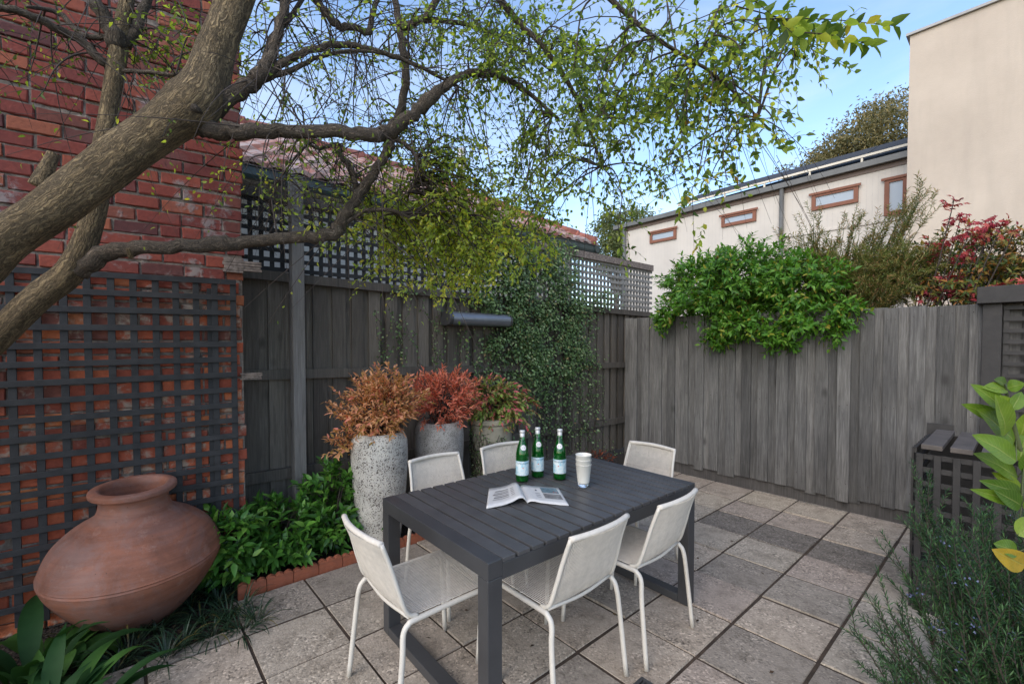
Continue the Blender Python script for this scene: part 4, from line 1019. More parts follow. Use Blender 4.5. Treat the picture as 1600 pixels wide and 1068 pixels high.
# grey cassette housing on the fence
sA_, zA_ = LPx(700, 498, CL-.1); sB_, zB_ = LPx(789, 503, CL-.1)
t = thing('awning_cassette', 'dark grey metal cassette housing with black end cap mounted on the left fence', 'wall fitting', LP((sA_+sB_)/2, CL-.1, zA_))
m = MB(); pr_ = [(.06, -.06), (-.05, -.06)]+[(-.03-.075*cos(a), .0+.07*sin(a)) for a in np.linspace(-.9, 1.45, 12)]+[(.06, .07)]
extr(m, pr_, sA_, sB_, lambda s, c, z: LP(s, CL-.1+c, zA_+z)); extr(m, [(-.097, -.022), (-.097, -.016), (-.09, -.016), (-.09, -.022)], sA_, sB_, lambda s, c, z: LP(s, CL-.102+c, zA_+z))
m.build('housing', m_plain('grey_painted_metal', (.20, .215, .24), .32, .08, 4, metallic=.6), t, bevel=.003)
for (a_, b_) in ((sA_-.045, sA_-.001), (sB_+.001, sB_+.02)):
    m = MB(); extr(m, [(c*1.06, z*1.06) for c, z in pr_], a_, b_, lambda s, c, z: LP(s, CL-.1+c, zA_+z)); m.build('end_cap', M['table'], t, bevel=.006)
# ---------------------------------------------------------------- leaning tree
W0_ = [(-2.62, 1.52, -.05, .10), (-2.62, 1.54, .5, .09), (-2.56, 1.58, 1.05, .085)]
def Lb(rows, pre=None):
    out = [] if pre is None else list(pre)
    for (px, py, d, w_) in rows:
        p = P(px, py, d); out.append((p[0], p[1], p[2], w_/2*d/FPX))
    return out
tree = thing('leaning_tree', 'leaning tree with rough bark and arching leafy limbs rising on the left', 'tree', (-2.62, 1.56, 0))
limbs = {}
limbs['A'] = Lb([(-160, 510, 1.7, 98), (-60, 430, 1.7, 96), (0, 380, 1.72, 82), (100, 312, 1.75, 80), (200, 238, 1.8, 82), (262, 192, 1.83, 84), (303, 160, 1.85, 88), (322, 125, 1.87, 76), (342, 66, 1.9, 66), (368, 0, 1.93, 62), (398, -70, 1.95, 55), (450, -200, 2.0, 45), (520, -380, 2.1, 30)], W0_)
limbs['B'] = Lb([(-90, 615, 1.98, 64), (0, 522, 2.02, 60), (60, 465, 2.05, 56), (112, 420, 2.08, 54), (140, 355, 2.1, 46), (155, 290, 2.1, 42), (163, 220, 2.1, 36), (177, 130, 2.12, 34), (188, 60, 2.13, 33), (197, 10, 2.14, 28), (210, -60, 2.2, 22), (240, -200, 2.3, 12)], [(-2.70, 1.70, -.05, .10), (-2.68, 1.75, .6, .09)])
limbs['C'] = Lb([(85, 448, 2.09, 24), (112, 427, 2.09, 28), (137, 411, 2.09, 28), (165, 396, 2.1, 25), (215, 386, 2.12, 22), (300, 384, 2.15, 20), (345, 381, 2.18, 24), (380, 379, 2.2, 19), (470, 370, 2.25, 19), (519, 367, 2.28, 20), (532, 350, 2.29, 19), (548, 325, 2.31, 17), (572, 290, 2.33, 15), (598, 248, 2.35, 14), (614, 212, 2.37, 14), (628, 165, 2.39, 13), (634, 110, 2.4, 12), (627, 55, 2.42, 12), (617, 0, 2.45, 10), (600, -80, 2.5, 7)])
limbs['D'] = Lb([(290, 195, 1.88, 22), (312, 199, 1.875, 30), (340, 203, 1.88, 26), (380, 206, 1.89, 22), (450, 205, 1.95, 20), (520, 206, 2.0, 20), (585, 211, 2.05, 20), (603, 205, 2.07, 23), (640, 185, 2.1, 18), (668, 158, 2.13, 21), (690, 140, 2.15, 16), (715, 122, 2.2, 13), (750, 113, 2.25, 11), (785, 120, 2.3, 9), (825, 145, 2.35, 7), (874, 187, 2.4, 4)])
limbs['E'] = Lb([(300, 192, 1.89, 22), (325, 174, 1.89, 30), (350, 158, 1.9, 27), (378, 140, 1.91, 24), (405, 122, 1.93, 22), (420, 95, 1.95, 17), (433, 60, 1.97, 15), (444, 15, 2.0, 14), (455, -50, 2.05, 10), (480, -160, 2.2, 7)])
limbs['E2'] = Lb([(405, 125, 1.94, 16), (440, 100, 1.98, 12), (480, 80, 2.02, 10), (535, 70, 2.1, 9), (590, 80, 2.18, 8), (650, 102, 2.28, 6), (715, 135, 2.4, 4)])
limbs['E3'] = Lb([(400, 128, 1.94, 12), (450, 112, 2.0, 8), (500, 88, 2.06, 6), (560, 80, 2.12, 5), (640, 90, 2.3, 3)])
limbs['E4'] = Lb([(408, 118, 1.95, 9), (425, 60, 2.02, 9), (460, 20, 2.08, 7), (490, -40, 2.15, 5)])
limbs['F'] = Lb([(450, -70, 2.1, 12), (488, -6, 2.2, 12), (512, 22, 2.22, 11), (529, 40, 2.25, 12), (555, 44, 2.28, 9), (576, 49, 2.3, 10), (582, 25, 2.32, 8), (590, -10, 2.35, 7), (610, -90, 2.4, 5)])
limbs['G'] = Lb([(628, 45, 2.42, 13), (650, 34, 2.42, 12), (672, 18, 2.43, 11), (690, -20, 2.45, 9), (720, -100, 2.5, 6)])
limbs['H'] = Lb([(655, 32, 2.42, 9), (690, 32, 2.48, 8), (735, 40, 2.55, 6), (790, 62, 2.65, 4), (860, 110, 2.7, 3)])
limbs['I'] = Lb([(700, -110, 2.2, 12), (760, -30, 2.25, 12), (810, 35, 2.3, 9), (850, 75, 2.35, 8), (885, 125, 2.4, 7), (915, 185, 2.5, 5), (940, 260, 2.55, 3)])
limbs['J'] = Lb([(820, -140, 1.9, 12), (900, -60, 1.95, 10), (965, 10, 2.0, 8), (1040, 70, 2.05, 6), (1120, 120, 2.1, 4), (1200, 200, 2.2, 3)])
limbs['K'] = Lb([(556, 300, 2.33, 10), (553, 278, 2.32, 9), (545, 258, 2.3, 8), (532, 243, 2.28, 8), (528, 225, 2.28, 6), (500, 232, 2.25, 5), (478, 228, 2.2, 4), (450, 262, 2.2, 3), (420, 300, 2.2, 2)])
limbs['L'] = Lb([(540, 348, 2.3, 8), (570, 330, 2.32, 7), (610, 328, 2.35, 6), (645, 342, 2.4, 4)])
limbs['M'] = Lb([(-80, 30, 1.8, 8), (0, 13, 1.9, 10), (40, 22, 1.95, 11), (90, 45, 2.02, 12), (130, 68, 2.07, 13), (165, 100, 2.12, 15)])
limbs['N1'] = Lb([(186, 75, 2.13, 27), (168, 35, 2.1, 22), (145, -5, 2.08, 18), (110, -80, 2.05, 12)])
limbs['N2'] = Lb([(192, 70, 2.14, 20), (215, 40, 2.16, 16), (232, -5, 2.18, 12), (260, -90, 2.2, 8)])
limbs['N3'] = Lb([(172, 60, 2.12, 9), (130, 55, 2.1, 8), (90, 20, 2.1, 7), (40, 10, 2.0, 5)])
limbs['O'] = Lb([(196, 112, 2.12, 7), (235, 113, 2.1, 6), (275, 118, 2.1, 5)])
limbs['Q'] = Lb([(606, 212, 2.36, 9), (632, 225, 2.38, 7), (650, 245, 2.4, 6), (652, 275, 2.4, 4), (640, 300, 2.4, 3)])
tk = MB(); skel = []
for nm, rows in limbs.items():
    sp_ = spline(rows, 8 if nm in 'AB' else 5)
    if nm in 'AB': sp_[:, 3] *= .76 if nm == 'A' else .68
    n = 28 if nm == 'A' else 20 if nm == 'B' else 10
    lump = .05 if nm in ('A', 'B') else .07
    if nm == 'A':   # swelling at the fork
        j = P(303, 165, 1.85)
        for q in sp_:
            q[3] *= 1+.10*math.exp(-(np.linalg.norm(q[:3]-j)/.09)**2)
    if nm not in 'AB':
        q = sp_[:, :3]; jit = rng.normal(0, 1, q.shape)*(sp_[:, 3:4]*.16); sp_[:, :3] += jit
    tk.tube(sp_[:, :3], sp_[:, 3], n, 0, 0 if nm in 'AB' else 1, lump=lump)
    skel += [(q[:3], q[3], nm) for q in sp_[::2]]
# stub and knots
for (a_, b_, r0_, r1_) in ((P(62, 292, 1.74), P(84, 240, 1.76), 26, 16), (P(205, 402, 2.08), P(200, 388, 2.05), 9, 6)):
    q = spline([(*a_, r0_/2*1.75/FPX), (*((a_+b_)/2), (r0_+r1_)/4*1.75/FPX), (*b_, r1_/2*1.75/FPX)], 4); tk.tube(q[:, :3], q[:, 3], 12, 0, 0, lump=.08)
kn = P(302, 168, 1.785); q = [(kn[0]-.0, kn[1]+.03, kn[2], .022), (kn[0], kn[1]-.004, kn[2], .017), (kn[0], kn[1]-.012, kn[2], .009)]; q = np.array(q); tk.tube(q[:, :3], q[:, 3], 12, 0, 1, lump=.1)
tk.build('trunk', [M['bark'], M['bark2']], tree)
SK = np.array([s[0] for s in skel]); SR = np.array([s[1] for s in skel])
thin = np.where((SR < .03))[0]
lv = Leaves(); tw = MB()
#  px, py, rx, ry, d0, d1, secondaries, twigs each, leaves per twig, leaf length, colour range
CLU = [
 (430, 130, 60, 110, 1.9, 2.6, 5, 6, 10, .024, (.25, .85)),
 (470, 270, 90, 60, 2.2, 2.8, 5, 7, 9, .025, (.35, .95)),
 (410, 290, 50, 60, 2.1, 2.6, 3, 5, 8, .022, (.35, .98)),
 (600, 335, 85, 50, 2.45, 2.9, 13, 10, 14, .025, (.6, .97)),
 (695, 365, 105, 65, 2.45, 3.0, 28, 12, 16, .027, (.6, .97)),
 (780, 330, 85, 68, 2.45, 3.0, 20, 11, 15, .028, (.55, .97)),
 (690, 275, 100, 50, 2.4, 3.0, 12, 9, 13, .027, (.45, .95)),
 (800, 380, 50, 40, 2.5, 3.0, 5, 8, 13, .027, (.5, .98)),
 (690, 425, 30, 22, 2.45, 2.7, 2, 7, 12, .026, (.5, .97)),
 (560, 150, 130, 120, 2.0, 2.8, 13, 9, 8, .024, (.2, .85)),
 (720, 210, 110, 90, 2.2, 3.0, 12, 11, 12, .026, (.05, .8)),
 (730, 70, 110, 80, 2.1, 2.9, 13, 11, 10, .027, (.1, .85)),
 (860, 110, 90, 110, 2.0, 2.8, 14, 11, 12, .028, (.1, .85)),
 (860, 260, 70, 70, 2.2, 2.9, 8, 9, 12, .027, (.1, .85)),
 (980, 80, 100, 100, 1.9, 2.6, 14, 12, 13, .030, (.05, .85)),
 (1000, 210, 80, 70, 2.0, 2.6, 9, 10, 13, .029, (.1, .9)),
 (960, 280, 60, 50, 2.1, 2.7, 5, 7, 11, .027, (.1, .9)),
 (1110, 90, 100, 80, 1.8, 2.4, 11, 11, 13, .033, (.1, .95)),
 (1130, 200, 80, 70, 1.8, 2.4, 6, 8, 11, .033, (.1, 1.)),
 (1230, 60, 50, 50, 1.7, 2.2, 4, 8, 11, .036, (.1, .95)),
 (1100, 270, 40, 50, 1.9, 2.3, 2, 6, 8, .03, (.1, 1.)),
 (60, 60, 90, 60, 1.9, 2.3, 5, 7, 7, .022, (.1, .6)),
 (270, 60, 70, 60, 1.9, 2.3, 6, 8, 11, .026, (.2, .8)),
 (390, 60, 50, 70, 1.9, 2.4, 4, 6, 8, .022, (.3, .9)),
 (640, 20, 130, 40, 2.0, 2.6, 9, 9, 9, .026, (.1, .85)),
]
for (cx, cy, rx, ry, d0, d1, ns_, ntw, kl, LL, cr) in CLU:
    ntw = int(ntw*.82)+1; LL = LL*1.12
    for _ in range(ns_):
        a = rng.uniform(0, 2*pi); q = sqrt(rng.uniform()); px, py = cx+rx*q*cos(a), cy+ry*q*sin(a)
        tgt = P(px, py, rng.uniform(d0, d1))
        dist = np.linalg.norm(SK[thin]-tgt, axis=1)+rng.uniform(0, .15, len(thin)); src = SK[thin[np.argmin(dist)]]
        dv = tgt-src; L_ = np.linalg.norm(dv)
        mid = src+dv*.5+Z*L_*.22+rvec(1)[0]*L_*.12; endp = tgt+V(0, 0, -.10)+rvec(1)[0]*.05
        n5 = spline([src, mid, tgt, endp], 4); rad = np.linspace(.0052, .0016, len(n5)); tw.tube(n5, rad, 4, rng.uniform(), caps=False)
        m_ = len(n5)
        for _k in range(ntw):
            i = int(rng.integers(m_//3, m_)); s0_ = n5[i]
            dirx = rvec(1)[0]; dirx[2] = dirx[2]*.6-.15; dirx = nz(dirx); ln = rng.uniform(.09, .27)
            kk = max(3, int(kl*ln/.24))
            pl_ = shoot_leaves(lv, s0_, dirx, ln, kk, LL*rng.uniform(.75, 1.25), LL*rng.uniform(.42, .62), 55, cr, .12, rng.uniform(.0, .35), .35)
            tw.tube(pl_, np.linspace(.0020, .0007, 5), 3, rng.uniform(), caps=False)
            if rng.uniform() < .4:
                d2 = nz(dirx+rvec(1)[0]*.8); pl2 = shoot_leaves(lv, pl_[2], d2, ln*.6, max(2, kk//2), LL, LL*.5, 55, cr, .2, .3, .35); tw.tube(pl2, np.linspace(.0014, .0006, 5), 3, caps=False)
# bare whips
for _ in range(420):
    k = int(rng.choice(thin)); s0_ = SK[k]; 
    if s0_[2] < 2.1: continue
    dirx = rvec(1)[0]; dirx = nz(dirx+V(.35, .1, -.15)); ln = rng.uniform(.2, .75); c = rvec(1)[0]*.25
    tt_ = np.linspace(0, 1, 7); q = s0_+np.outer(tt_, dirx*ln)+np.outer(tt_**2, (V(0, 0, -.35)+c)*ln); tw.tube(q, np.linspace(.003, .0006, 7), 4, rng.uniform(), caps=False)
    if rng.uniform() < .6: shoot_leaves(lv, q[3], q[6]-q[3], ln*.5, 5, .022, .011, 50, (.2, .9), .1, .2, .4)
# hanging twigs over the roofscape on the right
for _ in range(60):
    s0_ = P(rng.uniform(820, 1240), rng.uniform(60, 250), rng.uniform(1.9, 2.5)); dirx = nz(V(rng.uniform(-.1, .7), rng.uniform(-.2, .2), rng.uniform(-1, -.4))); ln = rng.uniform(.2, .5)
    tt_ = np.linspace(0, 1, 7); q = s0_+np.outer(tt_, dirx*ln)+np.outer(tt_**2, V(.05, 0, -.2)*ln); tw.tube(q, np.linspace(.0016, .0005, 7), 3, caps=False)
# near spray at the top right, with larger leaves
for (a_, b_) in (((1120, -40, 1.5), (1250, 62, 1.5)), ((1180, 30, 1.5), (1395, 40, 1.5)), ((1150, 10, 1.5), (1300, 60, 1.55)), ((1240, 50, 1.5), (1360, 70, 1.5))):
    A_, B_ = P(*a_), P(*b_); q = spline([A_, (A_+B_)/2+Z*.01, B_], 5); tw.tube(q, np.linspace(.003, .001, len(q)), 4, caps=False)
    shoot_leaves(lv, A_, B_-A_, np.linalg.norm(B_-A_), 24, .052, .026, 60, (.05, .98), .25, .0, .3)
for px, py in ((1100, 345), (1110, 255), (1070, 300)):
    A_ = P(px, py, 1.9); shoot_leaves(lv, A_, V(-.2, 0, -1), .12, 14, .035, .017, 60, (.1, 1.), .1, 0, .3)
link('twigs', _mesh('twigs', tw.v, tw.f, M['twig'], tw.r, smooth=True), tree)
link('crown', lv.mesh('crown', M['tree_leaf'], 'oval'), tree)
print('tree leaves', sum(len(x) for x in lv.P))

# ---------------------------------------------------------------- plants
def bush(name, lab, cat, base, clumps, mat, L, W, k, slen, up=.6, splay=55, cr=(0, 1), group=None, shape='oval', stemmat='twig', density=1., droop=.1, stem_from=None, fill=.55, sub=2):
    """clumps: list of (centre, (rx,ry,rz), number of shoots); stems fan from the base"""
    t = thing(name, lab, cat, base, 0, group); lv = Leaves(); st = MB(); b0 = np.array(base, float)
    for (c, r_, ns_) in clumps:
        c = np.array(c, float); r_ = np.array(r_, float); ns_ = int(ns_*density)
        # irregular surface
        lob = rvec(9); la = rng.uniform(.72, 1.2, 9)
        o_ = stem_from if stem_from is not None else b0
        for _ in range(max(3, ns_//14)):
            d = rvec(1)[0]; d[2] = abs(d[2]); tip = c+d*r_*.75; mid = o_*.4+tip*.6+V(0, 0, .12*np.linalg.norm(tip-o_))+rvec(1)[0]*.03
            q = spline([o_+rvec(1)[0]*V(.04, .04, 0), mid, tip], 4); st.tube(q, np.linspace(.006, .002, len(q)), 5, caps=False)
        for _ in range(ns_):
            d = rvec(1)[0]; f = la[np.argmax(lob@d)]; q = fill+(1-fill)*rng.uniform()**.7
            tip = c+d*r_*f*q
            if tip[2] < .03: tip[2] = .03+rng.uniform(0, .05)
            dd = nz(d*np.array([1, 1, .8])+V(0, 0, up)+rvec(1)[0]*.45); ln = slen*rng.uniform(.7, 1.3)
            pl_ = shoot_leaves(lv, tip-dd*ln*.5, dd, ln, k, L, W, splay, cr, .12, droop, .3); st.tube(pl_, np.linspace(.0025, .001, 5), 3, caps=False)
    link('foliage', lv.mesh('foliage', M[mat], shape), t); link('stems', _mesh('stems', st.v, st.f, M[stemmat], st.r, smooth=True), t)
    return t
# green shrubs in the left bed
def L3(s, c, z): return LP(s, c, z)
b1 = LPx(395, 800, 3.45)[0]
def Sx(px, c): return PL(px, 538, LN[:2], c)[:2]
def bp(px, c): q = Sx(px, c); return V(q[0], q[1], 0)
q = bp(350, 3.3); bush('garden_shrub', 'glossy green shrub between the urn and the brick corner', 'shrub', q, [(q+Z*.33, (.24, .2, .22), 62), (q+V(.02, -.02, .18), (.16, .14, .13), 34)], 'shrub', .08, .032, 9, .13, .5, 58)
q = bp(430, 3.42); bush('garden_shrub', 'low glossy green shrub in front of the grey fence post', 'shrub', q, [(q+Z*.28, (.28, .2, .2), 80), (q+V(.06, -.12, .17), (.24, .12, .10), 50)], 'shrub', .08, .032, 9, .13, .5, 58)
q = bp(520, 3.38); bush('garden_shrub', 'taller glossy green shrub beside the cream planter', 'shrub', q, [(q+Z*.42, (.2, .17, .3), 80), (q+V(-.02, -.07, .2), (.22, .15, .14), 60)], 'shrub', .08, .032, 9, .14, .6, 55)
q = bp(595, 3.17); bush('garden_shrub', 'small leafy sprig at the foot of the cream planter', 'shrub', q, [(q+V(0, 0, .22), (.12, .05, .16), 22)], 'shrub', .065, .02, 9, .14, .6, 50)
# potted nandinas
def feather(name, lab, base, c, r_, n, mat, L, W, cr=(0, 1), up=.6, droop=.1, extra=()):
    return bush(name, lab, 'potted plant', base, [(c, r_, n)]+list(extra), mat, L, W, 11, .15, up, 42, cr, 'leafy plants in the tall planters', 'oval', droop=droop, stem_from=np.array(base)+V(0, 0, .0), fill=.3)
q = p1+Z*.84; feather('potted_nandina', 'bronze orange leafy plant spilling from the cream planter', q, q+V(.02, 0, .25), (.31, .24, .26), 300, 'nan_or', .046, .017, extra=[(q+V(.06, 0, .42), (.14, .12, .14), 34), (q+V(-.22, -.08, .0), (.09, .08, .16), 28)])
q = p2+Z*.85; feather('potted_nandina', 'coral red feathery plant in the middle grey planter', q, q+V(.03, 0, .25), (.31, .24, .24), 290, 'nan_co', .048, .013)
q = p3+Z*.80; feather('potted_nandina', 'green and crimson plant in the vine draped planter', q, q+V(.05, -.03, .22), (.33, .25, .22), 270, 'nan_mx', .052, .021, up=.1, droop=.35)
# vine stems over the third planter
t = thing('pot_vine', 'thin brown vine stems trailing over the right hand cream planter', 'vine', p3); m = MB(); lv = Leaves()
for _ in range(130):
    a = rng.uniform(-2.9, -.2); z = rng.uniform(.1, .75); pts = []
    for k in range(8):
        rr = .197*(.84+.16*min(1, z/.8))+.012; pts.append(p3+V(rr*cos(a), rr*sin(a), z)); a += rng.normal(0, .14); z = min(.8, max(.03, z-rng.uniform(-.02, .09)))
    m.tube(pts, .0022, 3, caps=False); n = len(pts); d = rvec(n); lv.add(np.array(pts), d, rvec(n), .02, .015, rng.uniform(0, 1, n))
link('stems', _mesh('stems', m.v, m.f, M['twig'], m.r), t); link('foliage', lv.mesh('foliage', M['fig'], 'lo'), t)
# creeping fig
t = thing('climbing_vine', 'dense dark green creeping fig covering the middle of the left fence and lattice', 'vine', LP(LPx(850, 600)[0], CL-.05, 0)); lv = Leaves(); m = MB()
poly = [(748, 430), (770, 388), (840, 380), (885, 404), (892, 455), (918, 490), (905, 535), (918, 556), (885, 585), (850, 585), (835, 615), (815, 600), (795, 565), (765, 545), (770, 500), (735, 470), (745, 440)]
def inside(x, y, pg):
    c = False; j = len(pg)-1
    for i in range(len(pg)):
        if (pg[i][1] > y) != (pg[j][1] > y) and x < (pg[j][0]-pg[i][0])*(y-pg[i][1])/(pg[j][1]-pg[i][1])+pg[i][0]: c = not c
        j = i
    return c
pts = []
while len(pts) < 12000:
    x, y = rng.uniform(735, 960), rng.uniform(380, 720); dns = 0
    if inside(x+8*sin(y*.13)+5*sin(y*.31), y+6*sin(x*.17), poly): dns = .45+.75*sin(x*.11+1.3*sin(y*.07))*sin(y*.09+.02*x)+.35*sin(x*.31+y*.23)*sin(y*.37-x*.15)-(.35 if y > 590 else 0)
    elif inside((x-830)*.85+830, (y-520)*.85+520, poly): dns = .16
    elif 780 < x < 930 and 570 < y < 690: dns = .10*(1-(y-570)/150)
    elif 700 < x < 790 and 520 < y < 600: dns = .06
    elif 640 < x < 760 and 440 < y < 475: dns = .10
    elif 840 < x < 1000 and 455 < y < 478: dns = .35 if x < 950 else .1
    if rng.uniform() < dns: pts.append((x+rng.normal(0, 5), y+rng.normal(0, 5)))
for (x, y) in pts:
    s_, z_ = LPx(x, y); dn = rng.uniform(.01, .12)*(1 if inside(x, y, poly) else .35); pts_ = LP(s_, CL-.045-dn, z_)
    lv.add(pts_[None], nz(-LN*.5+V(0, 0, -.6)+rvec(1)[0]*.8)[None], nz(-LN+V(0, 0, .5)+rvec(1)[0]*.5)[None], rng.uniform(.026, .046), rng.uniform(.02, .034), rng.uniform(0, 1)**1.1)
# runners up and down the fence
def runner(x, y, n, dx, dy, every=1, jx=3.):
    P_ = []
    for k in range(n):
        s_, z_ = LPx(x, y); P_.append(LP(s_, CL-.04, max(z_, .02))); x += dx+rng.normal(0, jx); y += dy+rng.normal(0, 2.)
        if k % every == 0: lv.add(P_[-1][None], nz(-LN*.5+rvec(1)[0])[None], nz(-LN+rvec(1)[0]*.4)[None], rng.uniform(.02, .034), .02, rng.uniform(.1, 1))
    if len(P_) > 2: m.tube(P_, .0028, 3, caps=False)
for _ in range(40): runner(rng.uniform(845, 935), rng.uniform(560, 620), int(rng.integers(8, 24)), 0, 6)
for _ in range(12): runner(rng.uniform(705, 790), rng.uniform(560, 590), int(rng.integers(8, 22)), 0, -6)
for _ in range(18): runner(rng.uniform(585, 690), rng.uniform(560, 575), int(rng.integers(10, 22)), rng.uniform(-1, 1), -6)
for _ in range(9): runner(rng.uniform(880, 960), rng.uniform(660, 690), int(rng.integers(10, 20)), rng.uniform(-2, 5), 2)
for _ in range(6): runner(rng.uniform(610, 740), rng.uniform(440, 470), int(rng.integers(10, 20)), 4, .5)
link('foliage', lv.mesh('foliage', M['fig'], 'lo', droop=.1), t); link('stems', _mesh('stems', m.v, m.f, M['twig'], m.r), t)
# dry tangle on the lattice near the post
t = thing('dry_vine', 'tangle of bare dry vine twigs on the lattice beside the grey post', 'vine', LP(LPx(430, 340)[0], CL-.05, 1.9)); m = MB()
for _ in range(260):
    c = np.array([rng.normal(425, 42), rng.normal(325, 24)]); s_, z_ = LPx(*c); p0 = LP(s_, CL-.08-rng.uniform(0, .15), z_); d = nz(rvec(1)[0]+LX*.3); c2 = rvec(1)[0]*.5; ln = rng.uniform(.08, .3)
    tt_ = np.linspace(0, 1, 5); m.tube(p0+np.outer(tt_, d*ln)+np.outer(tt_**2, c2*ln*.6), .0014, 3, rng.uniform(), caps=False)
link('stems', _mesh('stems', m.v, m.f, M['bark2'], m.r, uv=m.uv), t)
# overhanging bright shrub on right fence
def rp_(px, py, c): return PL(px, py, RN[:2], CR+c)
bs = RP(1.15, .6, 0)
cl = [(rp_(1165, 428, .25), (.62, .5, .40), 620), (rp_(1085, 440, .15), (.44, .42, .34), 340), (rp_(1250, 445, .15), (.44, .4, .32), 340), (rp_(1140, 470, .0), (.6, .3, .2), 220),
      (rp_(1060, 482, -.05), (.3, .22, .17), 90), (rp_(1180, 505, -.08), (.42, .2, .15), 120), (rp_(1270, 498, -.08), (.3, .2, .17), 90),
      (rp_(1120, 528, -.12), (.12, .08, .14), 50), (rp_(1140, 510, -.12), (.2, .08, .14), 50), (rp_(1220, 525, -.12), (.2, .09, .14), 60), (rp_(1308, 510, -.1), (.14, .09, .13), 30), (rp_(1040, 500, -.1), (.16, .1, .1), 30), (rp_(1325, 480, -.05), (.16, .1, .08), 26)]
bush('overhanging_shrub', 'bright green rounded shrub spilling over the top of the grey fence', 'shrub', bs, cl, 'over', .062, .026, 9, .13, .25, 58, (0, .99), droop=.25, stem_from=RP(1.15, .6, 1.2), fill=.35)
t = bpy.data.objects['overhanging_shrub']; m = MB()
for k in range(5): q = RP(1.15, .6, 0)+rvec(1)[0]*V(.1, .1, 0); m.tube(spline([q, q+V(0, 0, .6), RP(1.15, .5, 1.3)+rvec(1)[0]*.2], 4), .018, 6)
link('trunk', _mesh('trunk', m.v, m.f, M['twig'], m.r), t)
# feathery grevillea
def sprays(t, base, tips, mat, L, W, k, splay=45, sub=6, cr=(0, 1), spread=.25):
    lv = Leaves(); m = MB(); b0 = np.array(base, float)
    for (tp_, n) in tips:
        tp_ = np.array(tp_, float)
        for _ in range(n):
            e = tp_+rvec(1)[0]*spread*V(1, .8, .8)*rng.uniform(.2, 1); q = spline([b0+rvec(1)[0]*V(.12, .12, 0), b0*.45+e*.55+V(0, 0, .25), e], 5); m.tube(q, np.linspace(.010, .002, len(q)), 5, caps=False)
            for _s in range(sub):
                i = int(rng.integers(len(q)//2-1, len(q))); d = nz((q[-1]-q[len(q)//2])+rvec(1)[0]*.35+V(0, 0, .1)); ln = rng.uniform(.14, .3)
                pl_ = shoot_leaves(lv, q[i], d, ln, k, L, W, splay, cr, .05, .05, .18); m.tube(pl_, np.linspace(.0025, .001, 5), 3, caps=False)
    link('plumes', lv.mesh('plumes', M[mat], 'lo'), t); link('plume_stems', _mesh('plume_stems', m.v, m.f, M['stem'], m.r), t); return t
gb = RP(1.95, .75, .3)
tips = [(rp_(1250, 385, .5), 9), (rp_(1275, 360, .6), 7), (rp_(1300, 380, .6), 9), (rp_(1330, 365, .6), 9), (rp_(1365, 370, .6), 10), (rp_(1400, 350, .7), 9), (rp_(1425, 325, .7), 5), (rp_(1440, 310, .7), 3), (rp_(1310, 425, .4), 14), (rp_(1360, 425, .4), 16), (rp_(1410, 430, .4), 14), (rp_(1340, 455, .3), 16), (rp_(1400, 455, .3), 14)]
gt = bush('feathery_shrub', 'feathery olive and russet shrub behind the fence next to the green shrub', 'shrub', gb, [(rp_(1310, 440, .5), (.38, .3, .24), 170), (rp_(1370, 430, .6), (.42, .32, .3), 220), (rp_(1425, 425, .5), (.32, .3, .3), 150), (rp_(1280, 410, .6), (.25, .2, .2), 70)], 'grev', .05, .006, 26, .2, .4, 48, (0, .8), shape='lo', stemmat='stem', stem_from=RP(1.95, .75, 1.2), fill=.2)
sprays(gt, gb, tips, 'grev', .045, .006, 26, spread=.16, sub=6)
# autumn hedge behind
hb = RP(3.1, 1.0, 0)
bush('autumn_hedge', 'yellow and orange leafy bush behind the red maple', 'bush', hb, [(rp_(1500, 410, .9), (.42, .35, .3), 230), (rp_(1570, 405, .9), (.42, .35, .3), 240), (rp_(1640, 410, .9), (.4, .35, .32), 120), (rp_(1530, 450, .6), (.5, .3, .2), 160)], 'hedge', .055, .02, 8, .15, .3, 60, droop=.3, stem_from=RP(3.1, 1., 1.))
# red maple
mb_ = RP(2.55, .45, 0)
t = thing('red_maple', 'crimson leaved maple sapling rising above the right of the fence', 'tree', mb_); lv = Leaves(); m = MB()
def mleaf(c, sz):   # palmate leaf of five lobes
    n0 = nz(rvec(1)[0]*.7+V(0, -.5, .8)); u = nz(np.cross(n0, rvec(1)[0])); v = np.cross(n0, u); D = []
    for a in (-1.25, -.65, 0, .65, 1.25): D.append(u*cos(a)+v*sin(a))
    D = np.array(D); ls = np.array([.6, .9, 1., .9, .6])*sz; lv.add(np.tile(c, (5, 1)), D+V(0, 0, -.15), np.tile(n0, (5, 1)), ls, ls*.28, rng.uniform(0, 1))
MT = [((1487, 318), 9), ((1497, 345), 16), ((1510, 365), 12), ((1545, 352), 16), ((1562, 348), 10), ((1530, 372), 10), ((1475, 382), 10), ((1462, 400), 10), ((1505, 400), 16), ((1480, 435), 26), ((1455, 462), 24), ((1500, 455), 26), ((1530, 462), 22), ((1560, 455), 16), ((1595, 445), 14), ((1580, 362), 6), ((1450, 380), 5)]
for (c, n) in MT:
    e = rp_(*c, .35+rng.uniform(-.12, .12)); q = spline([mb_+rvec(1)[0]*V(.05, .05, 0), (mb_*.4+e*.6)*V(1, 1, 0)+V(0, 0, 1.4+rng.uniform(0, .3)), e-V(0, 0, .06), e], 5); m.tube(q, np.linspace(.008, .0016, len(q)), 5, caps=False)
    for _ in range(int(n*2.1)): mleaf(e+rvec(1)[0]*V(.13, .1, .07)*rng.uniform(.2, 1.), rng.uniform(.035, .055))
link('crown', lv.mesh('crown', M['maple'], 'lo'), t); link('trunk', _mesh('trunk', m.v, m.f, M['twig'], m.r), t)
